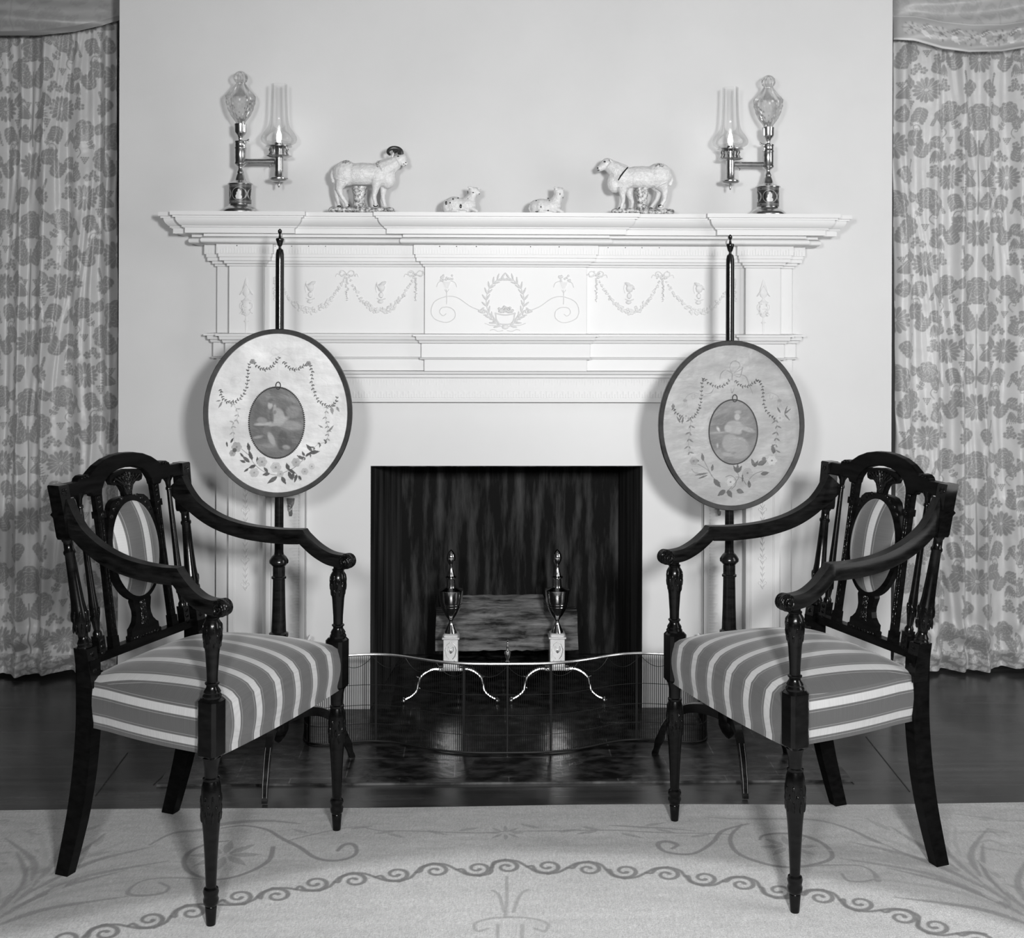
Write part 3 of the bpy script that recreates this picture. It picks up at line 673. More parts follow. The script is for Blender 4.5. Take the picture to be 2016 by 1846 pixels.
# flowered scrolls under the chairs and the vine border
for pts, wd, v in (
  ([(-0.8748, -1.0154), (-0.8358, -0.9507), (-0.7659, -0.9296), (-0.7106, -0.8925), (-0.6177, -0.8787), (-0.5319, -0.899)], [.006,.010,.016,.02,.014,.004], MD),
  ([(-0.7234, -0.9229), (-0.6695, -0.9087), (-0.6087, -0.9326), (-0.5628, -0.9853), (-0.5123, -1.0365), (-0.4685, -1.0927), (-0.4246, -1.1111), (-0.3848, -1.0943), (-0.3732, -1.0602), (-0.3861, -1.0219), (-0.4072, -1.0243), (-0.4189, -1.0565)], [.004,.008,.012,.012,.010,.010,.012,.010], DK),
  ([(-0.5762, -1.0353), (-0.5756, -1.1109), (-0.6197, -1.1756), (-0.6776, -1.2024), (-0.7357, -1.1733), (-0.7682, -1.1205), (-0.7705, -1.0595), (-0.7359, -1.0109), (-0.6898, -0.9974)], [.012,.012,.009,.009,.013,.013,.008,.004], DK),
  ([(-0.6768, -1.2062), (-0.7659, -1.1918), (-0.8326, -1.1994), (-0.8574, -1.2336), (-0.8565, -1.2675), (-0.8234, -1.2765), (-0.7818, -1.2654), (-0.7746, -1.2377), (-0.7998, -1.2162)], [.007,.006,.006,.012,.010,.008,.008], MD),
  ([(-0.5482, -1.0001), (-0.4914, -0.9647), (-0.4207, -0.9286), (-0.3772, -0.9218), (-0.3248, -0.9454), (-0.2619, -0.9466), (-0.1674, -0.9559), (-0.0733, -0.9622), (-0.004, -0.9515)], .0055, MD),
  ([(-0.0003, -0.9546), (0.1257, -0.9539), (0.252, -0.9533), (0.3759, -0.9706), (0.4885, -0.9757), (0.5372, -0.9841)], .0055, MD),
  ([(0.2457, -0.9228), (0.3176, -0.9348), (0.3799, -0.9436), (0.4534, -0.9601)], [.004,.010,.009,.003], MD),
  ([(0.4969, -0.8775), (0.5691, -0.8899), (0.6789, -0.892), (0.7737, -0.9016), (0.8366, -0.9522), (0.883, -1.0273), (0.937, -1.106)], [.003,.008,.008,.010,.010,.012,.006], MD),
  ([(0.595, -0.9201), (0.5228, -0.9614), (0.4852, -1.027), (0.4316, -1.0867), (0.3827, -1.0885), (0.3556, -1.0671), (0.3515, -1.0316), (0.3748, -1.0205), (0.3965, -1.0396), (0.381, -1.0606)], [.006,.012,.010,.009,.012,.014,.013,.008], DK),
  ([(0.5781, -0.9244), (0.5342, -0.9988), (0.5322, -1.0844), (0.5776, -1.1398), (0.6313, -1.1647), (0.6931, -1.1553), (0.7519, -1.1161), (0.7531, -1.0464), (0.717, -0.9949), (0.6643, -0.9791), (0.6176, -0.9901), (0.6027, -1.0147)], [.007,.012,.012,.010,.011,.013,.013,.009,.006], DK),
  ([(0.6552, -1.1639), (0.7346, -1.1561), (0.8046, -1.1615), (0.826, -1.1972), (0.8226, -1.2353)], [.012,.008,.006,.010,.018], MD),
  ([(0.751, -1.2022), (0.7534, -1.234), (0.7861, -1.2409), (0.8123, -1.2314)], .007, MD)):
    rs(pts, wd, v)
for (c, n, r, v) in (((-0.6833, -1.0749), 8, .075, MD), ((0.6645, -1.0547), 8, .06, MD), ((-0.0169, -0.9632), 8, .036, MD)):
    for k in range(n):
        a = 2*PI*k/n; rc.leaf(c[0]+.012*cos(a), c[1]+.008*sin(a), a, r, r*.30, v, .7)
for i, p in enumerate([(-0.4986, -0.9571), (-0.4014, -0.9319), (-0.3111, -0.9606), (-0.2871, -0.9462), (-0.2117, -0.9446), (-0.1362, -0.949), (0.0697, -0.9378), (0.1126, -0.9612), (0.1719, -0.9275), (0.2138, -0.9556), (0.2689, -0.9716), (0.3313, -0.9274), (0.4069, -0.9742), (0.4345, -0.9969)]):
    a = (.3 if i % 2 else -.5)+(PI if i % 3 == 0 else 0); rc.leaf(p[0], p[1], a, .06, .014, MD, .7)
# long acanthus plumes sweeping out from the corners
for (a, b_, sgn) in (((-1.1181, -1.4009), (-0.9962, -0.9328), 1), ((1.1116, -1.4453), (0.9418, -0.9235), -1)):
    a = Vector(a); b_ = Vector(b_); T = (b_-a); N2 = Vector((-T.y, T.x)).normalized()*sgn
    for k in range(26):
        t0 = .03*k; off = (k % 7-3)*.022; v = (MD, LT, .27, .42)[k % 4]
        s0 = a+T*(t0*.7)+N2*off*.4; e0 = s0+T*(.38+.02*(k % 5))+N2*(off*3.0)
        rc.stroke([tuple(s0), tuple((s0+e0)/2+N2*(-off*.6)), tuple(e0)], [.004, .018, .013, .003], v*.9, .75, soft=.006)
    for k in range(16):
        q = a+T*(.15+.055*k)+N2*random.uniform(-.09, .09); rc.leaf(q.x, q.y, math.atan2(T.y, T.x)+random.uniform(-.9, .9), random.uniform(.04, .09), .018, (MD, LT)[k % 2], .5)
for k in range(26):
    s = -1 if k % 2 else 1; x = s*random.uniform(1.12, 1.45); y = random.uniform(-1.12, -.86)
    rc.stroke([(x, y), (x+random.uniform(-.04, .04), y+random.uniform(-.02, .02)), (x+random.uniform(-.07, .07), y+random.uniform(-.04, .04))], [.005, .012, .004], MD, .5, soft=.005)
# pale motif at the centre front
for pts in ([(-0.0189, -1.2), (-0.0213, -1.31), (-0.0257, -1.3898)], [(-0.0514, -1.2676), (-0.0377, -1.2919), (-0.028, -1.3674)], [(0.0256, -1.2655), (0.0077, -1.2928), (-0.0084, -1.3678)], [(-0.0149, -1.39), (-0.0582, -1.3947), (-0.0905, -1.416), (-0.0851, -1.4482), (-0.0639, -1.438)],
            [(-0.0117, -1.3901), (0.0314, -1.3965), (0.0625, -1.419), (0.0555, -1.4511), (0.0348, -1.44)], [(-0.0424, -1.4223), (-0.0436, -1.5061)], [(0.0088, -1.4234), (0.006, -1.5071)]):
    rs(pts, .008, .36, .6)
UU = np.concatenate([[-2.301, -2.3, -2.1, -1.9, -1.7], rc.U, [1.7, 1.9, 2.1, 2.3, 2.301]])
VV = np.concatenate([[-3.4, -3.0, -2.4, -1.9, -1.75], rc.V, [-.795]])
CC = np.pad(rc.a, ((5, 1), (5, 5)), mode='edge')
X, Y = np.meshgrid(UU, VV); Z = np.full_like(X, .007)
Z += .0015*np.sin(X*3.1+1)*np.exp(-((Y+.82)/.05)**2)
X2 = X; Y2 = Y + .004*np.sin(X*5.3)*np.exp(-((Y+.80)/.06)**2)
Z[-1, :] = .0003; Z[:, 0] = .0003; Z[:, -1] = .0003; Z[0, :] = .0003
rug = grid_mesh('rug', np.stack([X2, Y2, Z], -1), CC, 'rug')
tag(rug, 'pale woven wool rug with a dark running scroll border, in front of the hearth', 'rug')

# ------------------------------------------------------------ curtains
TW, TH = .34, .62      # half of the repeat is drawn, then mirrored
tile = Canvas(0, 0, TW/2, TH, .0011, 0.0)
def wrap(fn):
    for dv in (-TH, 0, TH): fn(0, dv)
def peony(x, y, r, sq=.9):
    def f(a, b):
        for k in range(9): t = 2*PI*k/9; tile.oval(x+a+r*.66*cos(t)*sq, y+b+r*.66*sin(t), r*.40, r*.36, 1, 1, t)
        tile.oval(x+a, y+b, r*.7*sq, r*.7, 1)
        for q, n in ((.80, 7), (.58, 6), (.38, 5), (.2, 3)):
            for k in range(n):
                t0 = 2*PI*k/n+q*5; tile.stroke([(x+a+sq*r*q*cos(t0+e)*(1+.18*sin(e*n*.8)), y+b+r*q*sin(t0+e)*(1+.18*sin(e*n*.8))) for e in [j*2*PI/n*.85/4 for j in range(5)]], .0015, 0, .8)
    wrap(f)
def daisy(x, y, r, n=14):
    def f(a, b):
        for k in range(n):
            t = 2*PI*k/n; tile.oval(x+a+r*.62*cos(t), y+b+r*.62*sin(t), r*.38, min(r*.40, 2.45*r/n), 1, 1, t)
        tile.oval(x+a, y+b, r*.30, r*.30, 1)
        for k in range(n):
            t = 2*PI*(k+.5)/n; tile.stroke([(x+a+r*.2*cos(t), y+b+r*.2*sin(t)), (x+a+r*.85*cos(t), y+b+r*.85*sin(t))], .0014, 0, .8, smooth=0)
        tile.oval(x+a, y+b, r*.13, r*.13, .2)
    wrap(f)
def lobed(x, y, a0, ln, wd, n=5):        # acanthus-like lobed leaf with pale veins
    def f(a, b):
        c, q = cos(a0), sin(a0); P = lambda t, h: (x+a+c*t*ln-q*h*wd, y+b+q*t*ln+c*h*wd)
        for k in range(n):
            t = .18+.70*k/(n-1); w_ = .5*math.sin(PI*(.18+.62*t))
            for e in (-1, 1): p = P(t, e*w_*.75); tile.oval(p[0], p[1], wd*.30, ln*.105, 1, 1, a0+e*.95)
        tile.leaf(x+a, y+b, a0, ln, wd*.85, 1)
        tile.stroke([P(0, 0), P(.85, 0)], .0016, 0, .8, smooth=0)
        for k in range(n-1):
            t = .15+.65*k/(n-1)
            for e in (-1, 1): tile.stroke([P(t, 0), P(t+.16, e*.42)], .0012, 0, .75, smooth=0)
    wrap(f)
def wheat(x, y, a0, ln):
    def f(a, b):
        for k in range(9):
            t = k/8
            for e in (-1, 1): tile.leaf(x+a+cos(a0)*ln*t, y+b+sin(a0)*ln*t, a0+e*.75, ln*.20*(1-.3*t), .0045, 1)
    wrap(f)
def sprig(x, y, a0, ln, n, wd):
    def f(a, b):
        for k in range(n):
            t = (k+.5)/n
            for q in (-1, 1): tile.leaf(x+a+cos(a0)*ln*t, y+b+sin(a0)*ln*t, a0+q*(1.05-.5*t), ln*.42*(1-.45*t), wd, 1, 1, 0)
        tile.leaf(x+a+cos(a0)*ln*.9, y+b+sin(a0)*ln*.9, a0, ln*.35, wd, 1, 1, 0); tile.stroke([(x+a, y+b), (x+a+cos(a0)*ln, y+b+sin(a0)*ln)], .003, 1, 1, smooth=0)
    wrap(f)
def trumpet(x, y, a0, r, n=6, sp=.8):
    def f(a, b):
        for k in range(n):
            t = a0-sp/2+sp*k/(n-1); tile.leaf(x+a, y+b, t, r, r*.22, 1, 1, 0)
    wrap(f)
def grapes(x, y, s=1.0):
    def f(a, b):
        for i in range(4):
            for j in range(4-i): tile.oval(x+a+(j-(3-i)/2)*.0088*s, y+b-i*.0080*s, .0040*s, .0040*s, 1)
    wrap(f)
def curl(x, y, s):
    def f(a, b): tile.stroke([(x+a, y+b), (x+a+.012*s, y+b+.018), (x+a+.004*s, y+b+.036), (x+a-.010*s, y+b+.034), (x+a-.008*s, y+b+.022), (x+a+.001*s, y+b+.024)], .003, 1)
    wrap(f)
# on the axis: candelabrum of leaves, big daisy, drooping rose
daisy(0, .13, .050, 15); peony(0, .545, .046, 1.0)
lobed(.012, .215, .95, .060, .040); lobed(.006, .240, .30, .048, .022); trumpet(.006, .300, .42, .070); grapes(.022, .352, .8)
lobed(.018, .400, 1.25, .070, .042); lobed(.045, .155, .15, .070, .046); lobed(.02, .052, -.9, .055, .038)
tile.stroke([(0, .20), (0, .46)], .005, 1)
# flanks
peony(.060, .465, .040); peony(.128, .565, .036); daisy(.125, .330, .046, 16); daisy(.052, .020, .030, 11)
for x, y in ((.095, .415), (.115, .400), (.082, .398), (.030, .505), (.155, .445), (.165, .425), (.100, .245), (.085, .232), (.112, .228), (.150, .050), (.160, .030), (.140, .028)): daisy(x, y, .0135, 5)
lobed(.115, .270, -1.9, .060, .040); lobed(.150, .385, 1.2, .055, .036); lobed(.085, .345, 2.6, .050, .034); lobed(.155, .255, -.9, .050, .034)
lobed(.100, .090, 1.1, .060, .040); lobed(.135, .150, -.3, .052, .036); lobed(.095, .560, 2.7, .045, .03); lobed(.165, .500, 1.9, .045, .03)
wheat(.140, .200, 1.2, .045); wheat(.075, .085, -1.9, .04); trumpet(.150, .115, -1.4, .050); sprig(.095, .500, 1.0, .045, 3, .012); sprig(.040, .420, 2.0, .035, 3, .010)
grapes(.070, .290); grapes(.125, .470, .8); curl(.060, .560, 1); curl(.150, .470, -1); curl(.095, .170, 1); sprig(.070, .200, 1.3, .035, 3, .011)
TL = np.concatenate([tile.a, tile.a[:, ::-1]], 1); TNX = TL.shape[1]
def damask_at(u, v):
    vv = np.mod(v + .5*TH*np.mod(np.floor(u/TW+.5), 2), TH); uu = np.mod(u, TW)
    fx = np.clip(uu/TW*(TNX-1), 0, TNX-1.01); fy = np.clip(vv/tile.res, 0, tile.ny-1.01)
    ix = fx.astype(int); iy = fy.astype(int); tx = fx-ix; ty = fy-iy
    return (TL[iy, ix]*(1-tx)+TL[iy, ix+1]*tx)*(1-ty)+(TL[iy+1, ix]*(1-tx)+TL[iy+1, ix+1]*tx)*ty
def curtain(name, side, xin, label):
    W = 1.15; nx = 520; zs = np.concatenate([np.linspace(.012, .30, 90), np.linspace(.3035, 2.45, 760)])
    t = np.linspace(0, W, nx); ph = .7 if side < 0 else 2.1
    T, Zz = np.meshgrid(t, zs)
    amp = .011+.010*np.clip((2.4-Zz)/2.4, 0, 1)
    wob = .9*np.sin(2*PI*T/.37+ph)+.25*np.sin(Zz*1.7+ph)+.5*np.sin(2*PI*T/.61)
    d = amp*np.sin(2*PI*T/.105+wob)+.35*amp*np.sin(2*PI*T/.047+2*wob+Zz*.6)+.012*np.sin(2*PI*T/.24+Zz*.8)
    # crumpled hem
    hem = np.exp(-((Zz-.10)/.09)**2)
    d += hem*(.010*np.sin(T*37+Zz*52+ph+2*np.sin(T*9))+.008*np.sin(T*23-Zz*71+3*np.sin(T*13)))
    d += .0022*np.sin(T*190+Zz*9+3*np.sin(Zz*7+T*20))+.0018*np.sin(Zz*31+T*37)
    edge = np.exp(-(T/.02)**2)
    Xx = xin + side*T + .006*np.sin(Zz*2.3+T*9)
    Yy = .365 - d + .03*edge
    Zo = Zz.copy(); Zo[:, :] += hem*.005*np.sin(T*21+2*np.sin(T*7))
    base = np.clip((.05-Zz)/.05, 0, 1); Zo = np.maximum(Zo, .004+.0*T); Zo += base*(.008+.008*np.sin(T*11+ph))
    s = np.concatenate([[0], np.cumsum(np.hypot(np.diff(t), np.diff(d[300])))])
    Uu = np.tile(s*.86, (len(zs), 1))
    m = damask_at(Uu, Zz+.11*side); C = .62*(1-m)+.31*m
    P = np.stack([Xx, Yy, Zo], -1)
    if side < 0: P = P[:, ::-1]; C = C[:, ::-1]
    band = P[:, :, 2] < 0
    o = grid_mesh(name, P, C, 'damask'); tag(o, label, 'curtain', 'damask curtains beside the chimney breast')
    # fringed hem band
    k = 22; Pb = P[:k].copy(); Pb[:, :, 1] -= .0035
    Cb = .30+.22*damask_at(np.tile(s*1.9, (k, 1)), np.tile(np.arange(k)[:, None]*.012+.2, (1, nx)))
    Cb = Cb if side > 0 else Cb[:, ::-1]
    h = grid_mesh('hem_band', Pb, Cb, 'damask', parent=o)
    return o
curtain('curtain', -1, -1.352, 'floor length floral damask curtain hanging left of the chimney breast')
curtain('curtain', 1, 1.3915, 'floor length floral damask curtain hanging right of the chimney breast')
def swag(side, edge, xin, label, trim):
    nx, nz = 240, 150; edge = sorted(edge, key=lambda p: side*p[0])
    t = np.linspace(0, 1, nx); W = 1.2; X = xin+side*W*t
    ex = np.array([p[0]*side for p in edge]); ez = np.array([p[1] for p in edge])
    zb = np.interp(X*side, ex, ez); far = X*side > ex[-1]
    mid = ex[-1]+.1; zb = np.where(far, ez[-1]+(.9*np.clip(X*side-mid, 0, 9)**1.5)+(0 if side < 0 else .02*(X*side-ex[-1])/.1), zb)
    v = np.linspace(0, 1, nz); V, TT = np.meshgrid(v, t, indexing='ij')
    ztop = 2.82; Z = ztop+(zb[None, :]-ztop)*V
    bulge = .09*np.sin(np.clip(TT*1.4, 0, 1)*PI)**.7*np.sin(V*PI*.62)
    ph = V*7.2*PI/1.3+np.sin(TT*4)*1.2
    fold = (.016*np.sin(ph*2)+.008*np.sin(ph*3.7+TT*5))*np.clip(np.sin(np.clip(TT*1.6+.06, 0, 1)*PI/2), 0, 1)
    Y = .29-bulge-fold*(V > .02)-.02*V+.004*np.sin(TT*60)*(1-V)
    Y = Y + .03*np.clip(1-V*14, 0, 1)
    P = np.stack([np.tile(X, (nz, 1)), Y, Z], -1)
    m = damask_at(TT*1.2, V*.7); C = (.36*(1-m)+.31*m) if side < 0 else (.44*(1-m)+.37*m)
    o = grid_mesh('swag_valance', P, C, 'damask'); tag(o, label, 'valance', 'swag valances above the curtains')
    # band along the lower edge
    k = 22 if trim else 5; Pb = P[-k:].copy(); Pb[:, :, 1] -= .006
    U2_ = np.tile(X, (k, 1)); Vb = np.linspace(0, 1, k)[:, None]*np.ones((1, nx))
    if trim:
        c = Canvas(0, 0, 1.2, .09, .002, .38)
        for q in range(13):
            x0 = .05+q*.095
            c.flower(x0, .045, .026, 7, .48, 1, gap=.2, core=.2); c.leaf(x0+.03, .045, .7, .04, .018, .22); c.leaf(x0+.03, .045, -.7, .04, .018, .62); c.stroke([(x0+.03, .045), (x0+.06, .065), (x0+.075, .04), (x0+.06, .03)], .004, .6)
        c.a[:3] = .62; c.a[-3:] = .6
        jx = np.clip((TT[-k:]*1.2/.002).astype(int), 0, c.nx-1); jy = np.clip(((1-Vb)*.09/.002).astype(int), 0, c.ny-1); Cb = c.a[jy, jx]
    else: Cb = np.full((k, nx), .24)
    grid_mesh('trim_band', Pb, Cb, 'damask', parent=o)
swag(-1, [(-1.317, 2.2802), (-1.3409, 2.2696), (-1.3717, 2.2555), (-1.4572, 2.2306), (-1.5769, 2.2123), (-1.7134, 2.206)], -1.315, 'draped damask swag valance above the left curtain', False)
swag(1, [(1.341, 2.2372), (1.4154, 2.2273), (1.5041, 2.1982), (1.5928, 2.1831), (1.6994, 2.1822), (1.799, 2.1989)], 1.352, 'draped damask swag valance with a flowered border above the right curtain', True)

# ------------------------------------------------------------ pole screens
UN = 3558.0
def sp(x, y): return ((x-796)/UN, (914-y)/UN)
def SPs(*p): return [sp(*q) for q in p]
def sprigs(c, pts, val, ln=.007, wd=.0028, step=3, al=1.0, base=None):
    P = smooth_path([(p[0], p[1], 0) for p in pts], 6)
    if base is not None: c.stroke([(p.x, p.y) for p in P], .0009, base, al, smooth=0)
    for i in range(0, len(P)-1, step):
        t = P[i+1]-P[i]; a = math.atan2(t.y, t.x); q = 1 if (i//step) % 2 else -1
        c.leaf(P[i].x, P[i].y, a+q*1.0, ln, wd, val, al); c.leaf(P[i].x, P[i].y, a-q*.5, ln*.7, wd*.9, val, al)
def rose(c, x, y, r, v, dk):
    for k in range(6): t = 2*PI*k/6; c.oval(x+r*.55*cos(t), y+r*.55*sin(t), r*.5, r*.42, v, .9, t)
    for q in (.9, .6, .32):
        c.stroke([(x+r*q*cos(e), y+r*q*sin(e)) for e in [j*.6 for j in range(11)]], .0008, dk, .6)
    c.oval(x, y, r*.18, r*.18, dk)
def bodyshape(c, parts):
    for p, v, al in parts: c.poly(SPs(*p), v, al, smooth=4)
def pole_screen(label, x, y, cz, rx, rz, base, bead, paint, figure, mo, ms, ztop, back, side):
    t = thing('pole_screen', label, 'fire screen', (x, y, 0), 0, 'pole screens in front of the mantelpiece')
    # tripod
    for a in (-PI/2, PI/6, PI*5/6):
        prof = [(.012, .150), (.045, .158), (.090, .160), (.130, .150), (.165, .125), (.192, .088), (.206, .058), (.216, .028), (.224, .004)]
        P = smooth_path([(p[0], p[1], 0) for p in prof], 5); ca, sa = cos(a), sin(a); rings = []
        for i, p in enumerate(P):
            tt = (P[min(i+1, len(P)-1)]-P[max(i-1, 0)]).normalized(); n = Vector((-tt.y, tt.x)); q = i/(len(P)-1)
            hw = .011-.004*q; hh = .015-.0085*q+.003*math.exp(-((q-.80)/.05)**2); 
            if q > .93: hh += .0012
            cr = []
            for e, g in ((1, 1), (-1, 1), (-1, -1), (1, -1)):
                r = p.x+n.x*hh*g; z = p.y+n.y*hh*g; z = max(z, .0); w_ = hw*e
                cr.append((ca*r-sa*w_, sa*r+ca*w_, z))
            rings.append(cr)
        lg = MB().loft(rings).build('leg', 'mahog', t, ang=50)
        st = MB()
        for e in (1, -1):
            pp = []
            for i in range(len(P)//2, len(P)-3):
                p = P[i]; tt = (P[i+1]-P[i-1]).normalized(); n = Vector((-tt.y, tt.x)); q = i/(len(P)-1); hw = (.011-.004*q)*.72*e; hh = .015-.0085*q+.003*math.exp(-((q-.80)/.05)**2)+.0004
                r = p.x+n.x*hh; z = p.y+n.y*hh; pp.append((ca*r-sa*hw, sa*r+ca*hw, z))
            st.tube(pp, .00055, 5)
        st.build('stringing', 'inlay', lg)
    b = MB().lathe([(.0, .085), (.008, .09), (.020, .105), (.029, .125), (.030, .165), (.026, .178), (.020, .19), (.017, .21), (.015, .25), (.016, .30), (.022, .36), (.027, .385), (.027, .392), (.021, .396), (.0205, .402), (.0185, .46), (.0172, .53),
                    (.0172, .543), (.0205, .545), (.0205, .550), (.0172, .552), (.0172, .578), (.0265, .588), (.0268, .595), (.020, .606), (.0135, .612), (.0125, .62), (.0118, ztop-.085), (.0115, ztop-.07), (.009, ztop-.058), (.004, ztop-.054), (.0038, ztop-.050)], seg=28)
    b.build('pole', 'mahog', t)
    b = MB().lathe([(.0035, ztop-.054), (.0038, ztop-.049), (.0065, ztop-.046), (.0095, ztop-.036), (.0115, ztop-.030), (.0105, ztop-.026), (.004, ztop-.024), (.0028, ztop-.016), (.003, ztop-.014), (.0058, ztop-.009), (.0055, ztop-.004), (.002, ztop), (.0, ztop+.001)], seg=20)
    b.build('finial', 'mahog', t)
    # framed oval panel; its front faces the room
    yo = -.0125-.016
    rings = []; n = 96
    for (q, yy) in ((0, -.001), (0, .016), (-.0135, .016), (-.0135, .002), (-.0125, -.003), (-.002, -.004)):
        rings.append([((rx+q)*cos(2*PI*k/n), yo+yy, cz+(rz+q)*sin(2*PI*k/n)) for k in range(n)])
    b = MB(); b.loft(rings, cap=False)
    m_ = len(rings)
    for k in range(n): j = (k+1) % n; b.f.append(((m_-1)*n+k, (m_-1)*n+j, j, k))
    b.build('frame', 'frame', t, ang=40)
    rings = []
    for (q, yy) in ((-.010, .0125), (-.012, .0148)):
        rings.append([((rx+q)*cos(2*PI*k/n), yo+yy, cz+(rz+q)*sin(2*PI*k/n)) for k in range(n)])
    MB().loft(rings, cap=True).build('backing_board', 'mahog', t, ang=30)
    MB().box(-.012, .012, yo+.0148, -.009, cz-.02, cz+.02).build('sliding_clip', 'dbrass', t, smooth=False)
    c = Canvas(-rx, -rz, rx, rz, .00125, base); c.a += c.fbm(.09, .05, base*.14, 4 if side < 0 else 9)+c.fbm(.012, .05, base*.06, 21)+c.fbm(.03, .008, base*.07, 22)
    paint(c)
    X, Z = np.meshgrid(c.U, c.V); msk = (X/(rx-.011))**2+(Z/(rz-.011))**2 < 1
    Y = np.full_like(X, yo+.0045)-.0015*np.sin(X*31+Z*13)*np.sin(Z*27)
    grid_mesh('embroidered_silk', np.stack([X, Y, Z+cz], -1), c.a, 'silk', t, msk)
    mx, mz = sp(*mo); ax, az = ms[0]/UN, ms[1]/UN
    c = Canvas(mx-ax, mz-az, mx+ax, mz+az, .0008, .14); c.a += c.fbm(.05, .03, .05, 2); figure(c)
    X, Z = np.meshgrid(c.U, c.V); msk = ((X-mx)/ax)**2+((Z-mz)/az)**2 < 1
    md = grid_mesh('painted_medallion', np.stack([X, np.full_like(X, yo+.0018), Z+cz], -1), c.a, 'silk', t, msk)
    b = MB(); nb = 110 if bead else 120
    if bead:
        for k in range(nb): a = 2*PI*k/nb; b.ball((mx+ax*cos(a), yo+.0010, cz+mz+az*sin(a)), .0024, 6)
    else: b.tube([(mx+ax*cos(2*PI*k/90), yo+.0015, cz+mz+az*sin(2*PI*k/90)) for k in range(91)], .0018, 6)
    b.tube([(mx+.0065*cos(a)+.004, yo+.001, cz+mz+az+.004+.010*sin(a)) for a in [2*PI*k/16 for k in range(17)]], .0015, 6)
    b.build('cord_border', 'tape', md)
    return t
def paintL(c):
    dk, md_, lt = .04, .15, .32
    for (x, y, rx_, ry_, al) in ((650, 560, 130, 90, .30), (960, 560, 140, 90, .32), (1090, 800, 70, 190, .28), (560, 760, 60, 120, .22), (470, 880, 60, 70, .2), (1060, 1120, 60, 90, .2), (800, 560, 90, 60, .2)):
        u, v = sp(x, y); c.oval(u, v, rx_/UN, ry_/UN, .40, al, soft=.022)
    for p in (((235, 680), (245, 750), (290, 800), (350, 808), (420, 775), (470, 700), (495, 600), (500, 500), (520, 420), (545, 405)), ((545, 405), (600, 460), (660, 485), (720, 465), (770, 415), (805, 355)),
              ((850, 405), (890, 460), (950, 485), (1010, 470), (1060, 440), (1095, 425)), ((1100, 425), (1130, 500), (1125, 600), (1150, 700), (1190, 790), (1250, 830), (1310, 850), (1350, 825), (1385, 745))):
        sprigs(c, SPs(*p), dk, .0078, .0036, 2, .95, .15)
    for p in ((545, 405), (1095, 425)): x, y = sp(*p); rose(c, x, y, .007, .25, .08)
    for p in (((820, 320), (760, 270), (725, 310), (760, 350), (820, 320)), ((820, 320), (880, 275), (935, 300), (900, 345), (820, 320)), ((820, 320), (740, 350), (705, 400)), ((830, 330), (930, 380), (990, 500), (1090, 570)), ((800, 350), (790, 480), (800, 600))):
        c.stroke(SPs(*p), .0014, .55, .8)
    for p in (((330, 640), (340, 570), (400, 550), (430, 590), (400, 620)), ((1290, 660), (1270, 600), (1220, 570))): c.stroke(SPs(*p), .0008, .45, .7)
    sprigs(c, SPs((350, 820), (400, 900), (390, 980), (350, 1020), (355, 1100), (375, 1240)), lt, .013, .004, 4, .9, .35)
    sprigs(c, SPs((1280, 850), (1262, 950), (1285, 1040), (1290, 1120), (1275, 1200)), .2, .011, .0035, 3, .9, .2)
    sprigs(c, SPs((1275, 1200), (1180, 1230), (1110, 1310), (1050, 1370)), dk, .012, .005, 4, .9, .15)
    for p in (((440, 1270), (520, 1340), (560, 1410), (640, 1480), (720, 1515), (800, 1530)), ((800, 1530), (880, 1490), (960, 1450), (1050, 1370)), ((930, 1470), (980, 1520), (1010, 1580))): c.stroke(SPs(*p), .0014, .10, .95)
    for (x, y, a, l, w_) in ((520, 1400, 140, 100, 36), (545, 1380, 110, 110, 36), (480, 1400, 160, 60, 26), (515, 1290, 100, 90, 34), (600, 1420, 95, 80, 28), (580, 1430, 200, 80, 34), (510, 1460, 215, 60, 22), (700, 1500, 130, 70, 30), (720, 1510, 190, 80, 34),
                             (790, 1540, 215, 120, 42), (830, 1540, 300, 90, 40), (905, 1480, 110, 80, 40), (900, 1470, 330, 80, 32), (900, 1490, 290, 90, 38), (950, 1500, 260, 80, 30), (980, 1520, 255, 85, 30), (1000, 1530, 300, 60, 24), (1050, 1370, 150, 80, 30), (1060, 1340, 120, 60, 24),
                             (1100, 1310, 10, 110, 40), (1130, 1290, 130, 90, 34), (1110, 1310, 215, 60, 24), (460, 1350, 130, 60, 22), (235, 790, 190, 50, 14), (250, 800, 240, 80, 18), (1320, 850, 280, 80, 34), (1370, 850, 300, 60, 24), (300, 1250, 100, 60, 18), (330, 1210, 60, 60, 20), (1290, 1100, 50, 90, 20), (1240, 1060, 150, 60, 16)):
        u, v = sp(x, y); c.leaf(u, v, math.radians(a), l/UN, w_/UN, dk if y > 1200 else .2, .95)
    for (x, y, r, v) in ((640, 1395, 50, .42), (775, 1450, 52, .5), (565, 1500, 46, .45), (975, 1400, 45, .42), (820, 1515, 32, .5), (390, 1250, 50, .4), (350, 1310, 32, .35), (1060, 1490, 35, .5), (1130, 1440, 30, .6)):
        u, w_ = sp(x, y); rose(c, u, w_, r/UN, v, .18)
    u, v = sp(370, 1280); c.oval(u, v, .006, .006, .1)
def soft_ovals(c, L):
    for (x, y, rx_, ry_, v, al, ang, sf) in L:
        u, w_ = sp(x, y); c.oval(u, w_, rx_/UN, ry_/UN, v, al, math.radians(ang), soft=sf)
def blur(c, n):
    for _ in range(n):
        a = np.pad(c.a, 1, mode='edge'); c.a = (a[:-2, 1:-1]+a[2:, 1:-1]+a[1:-1, :-2]+a[1:-1, 2:]+2*c.a)/6
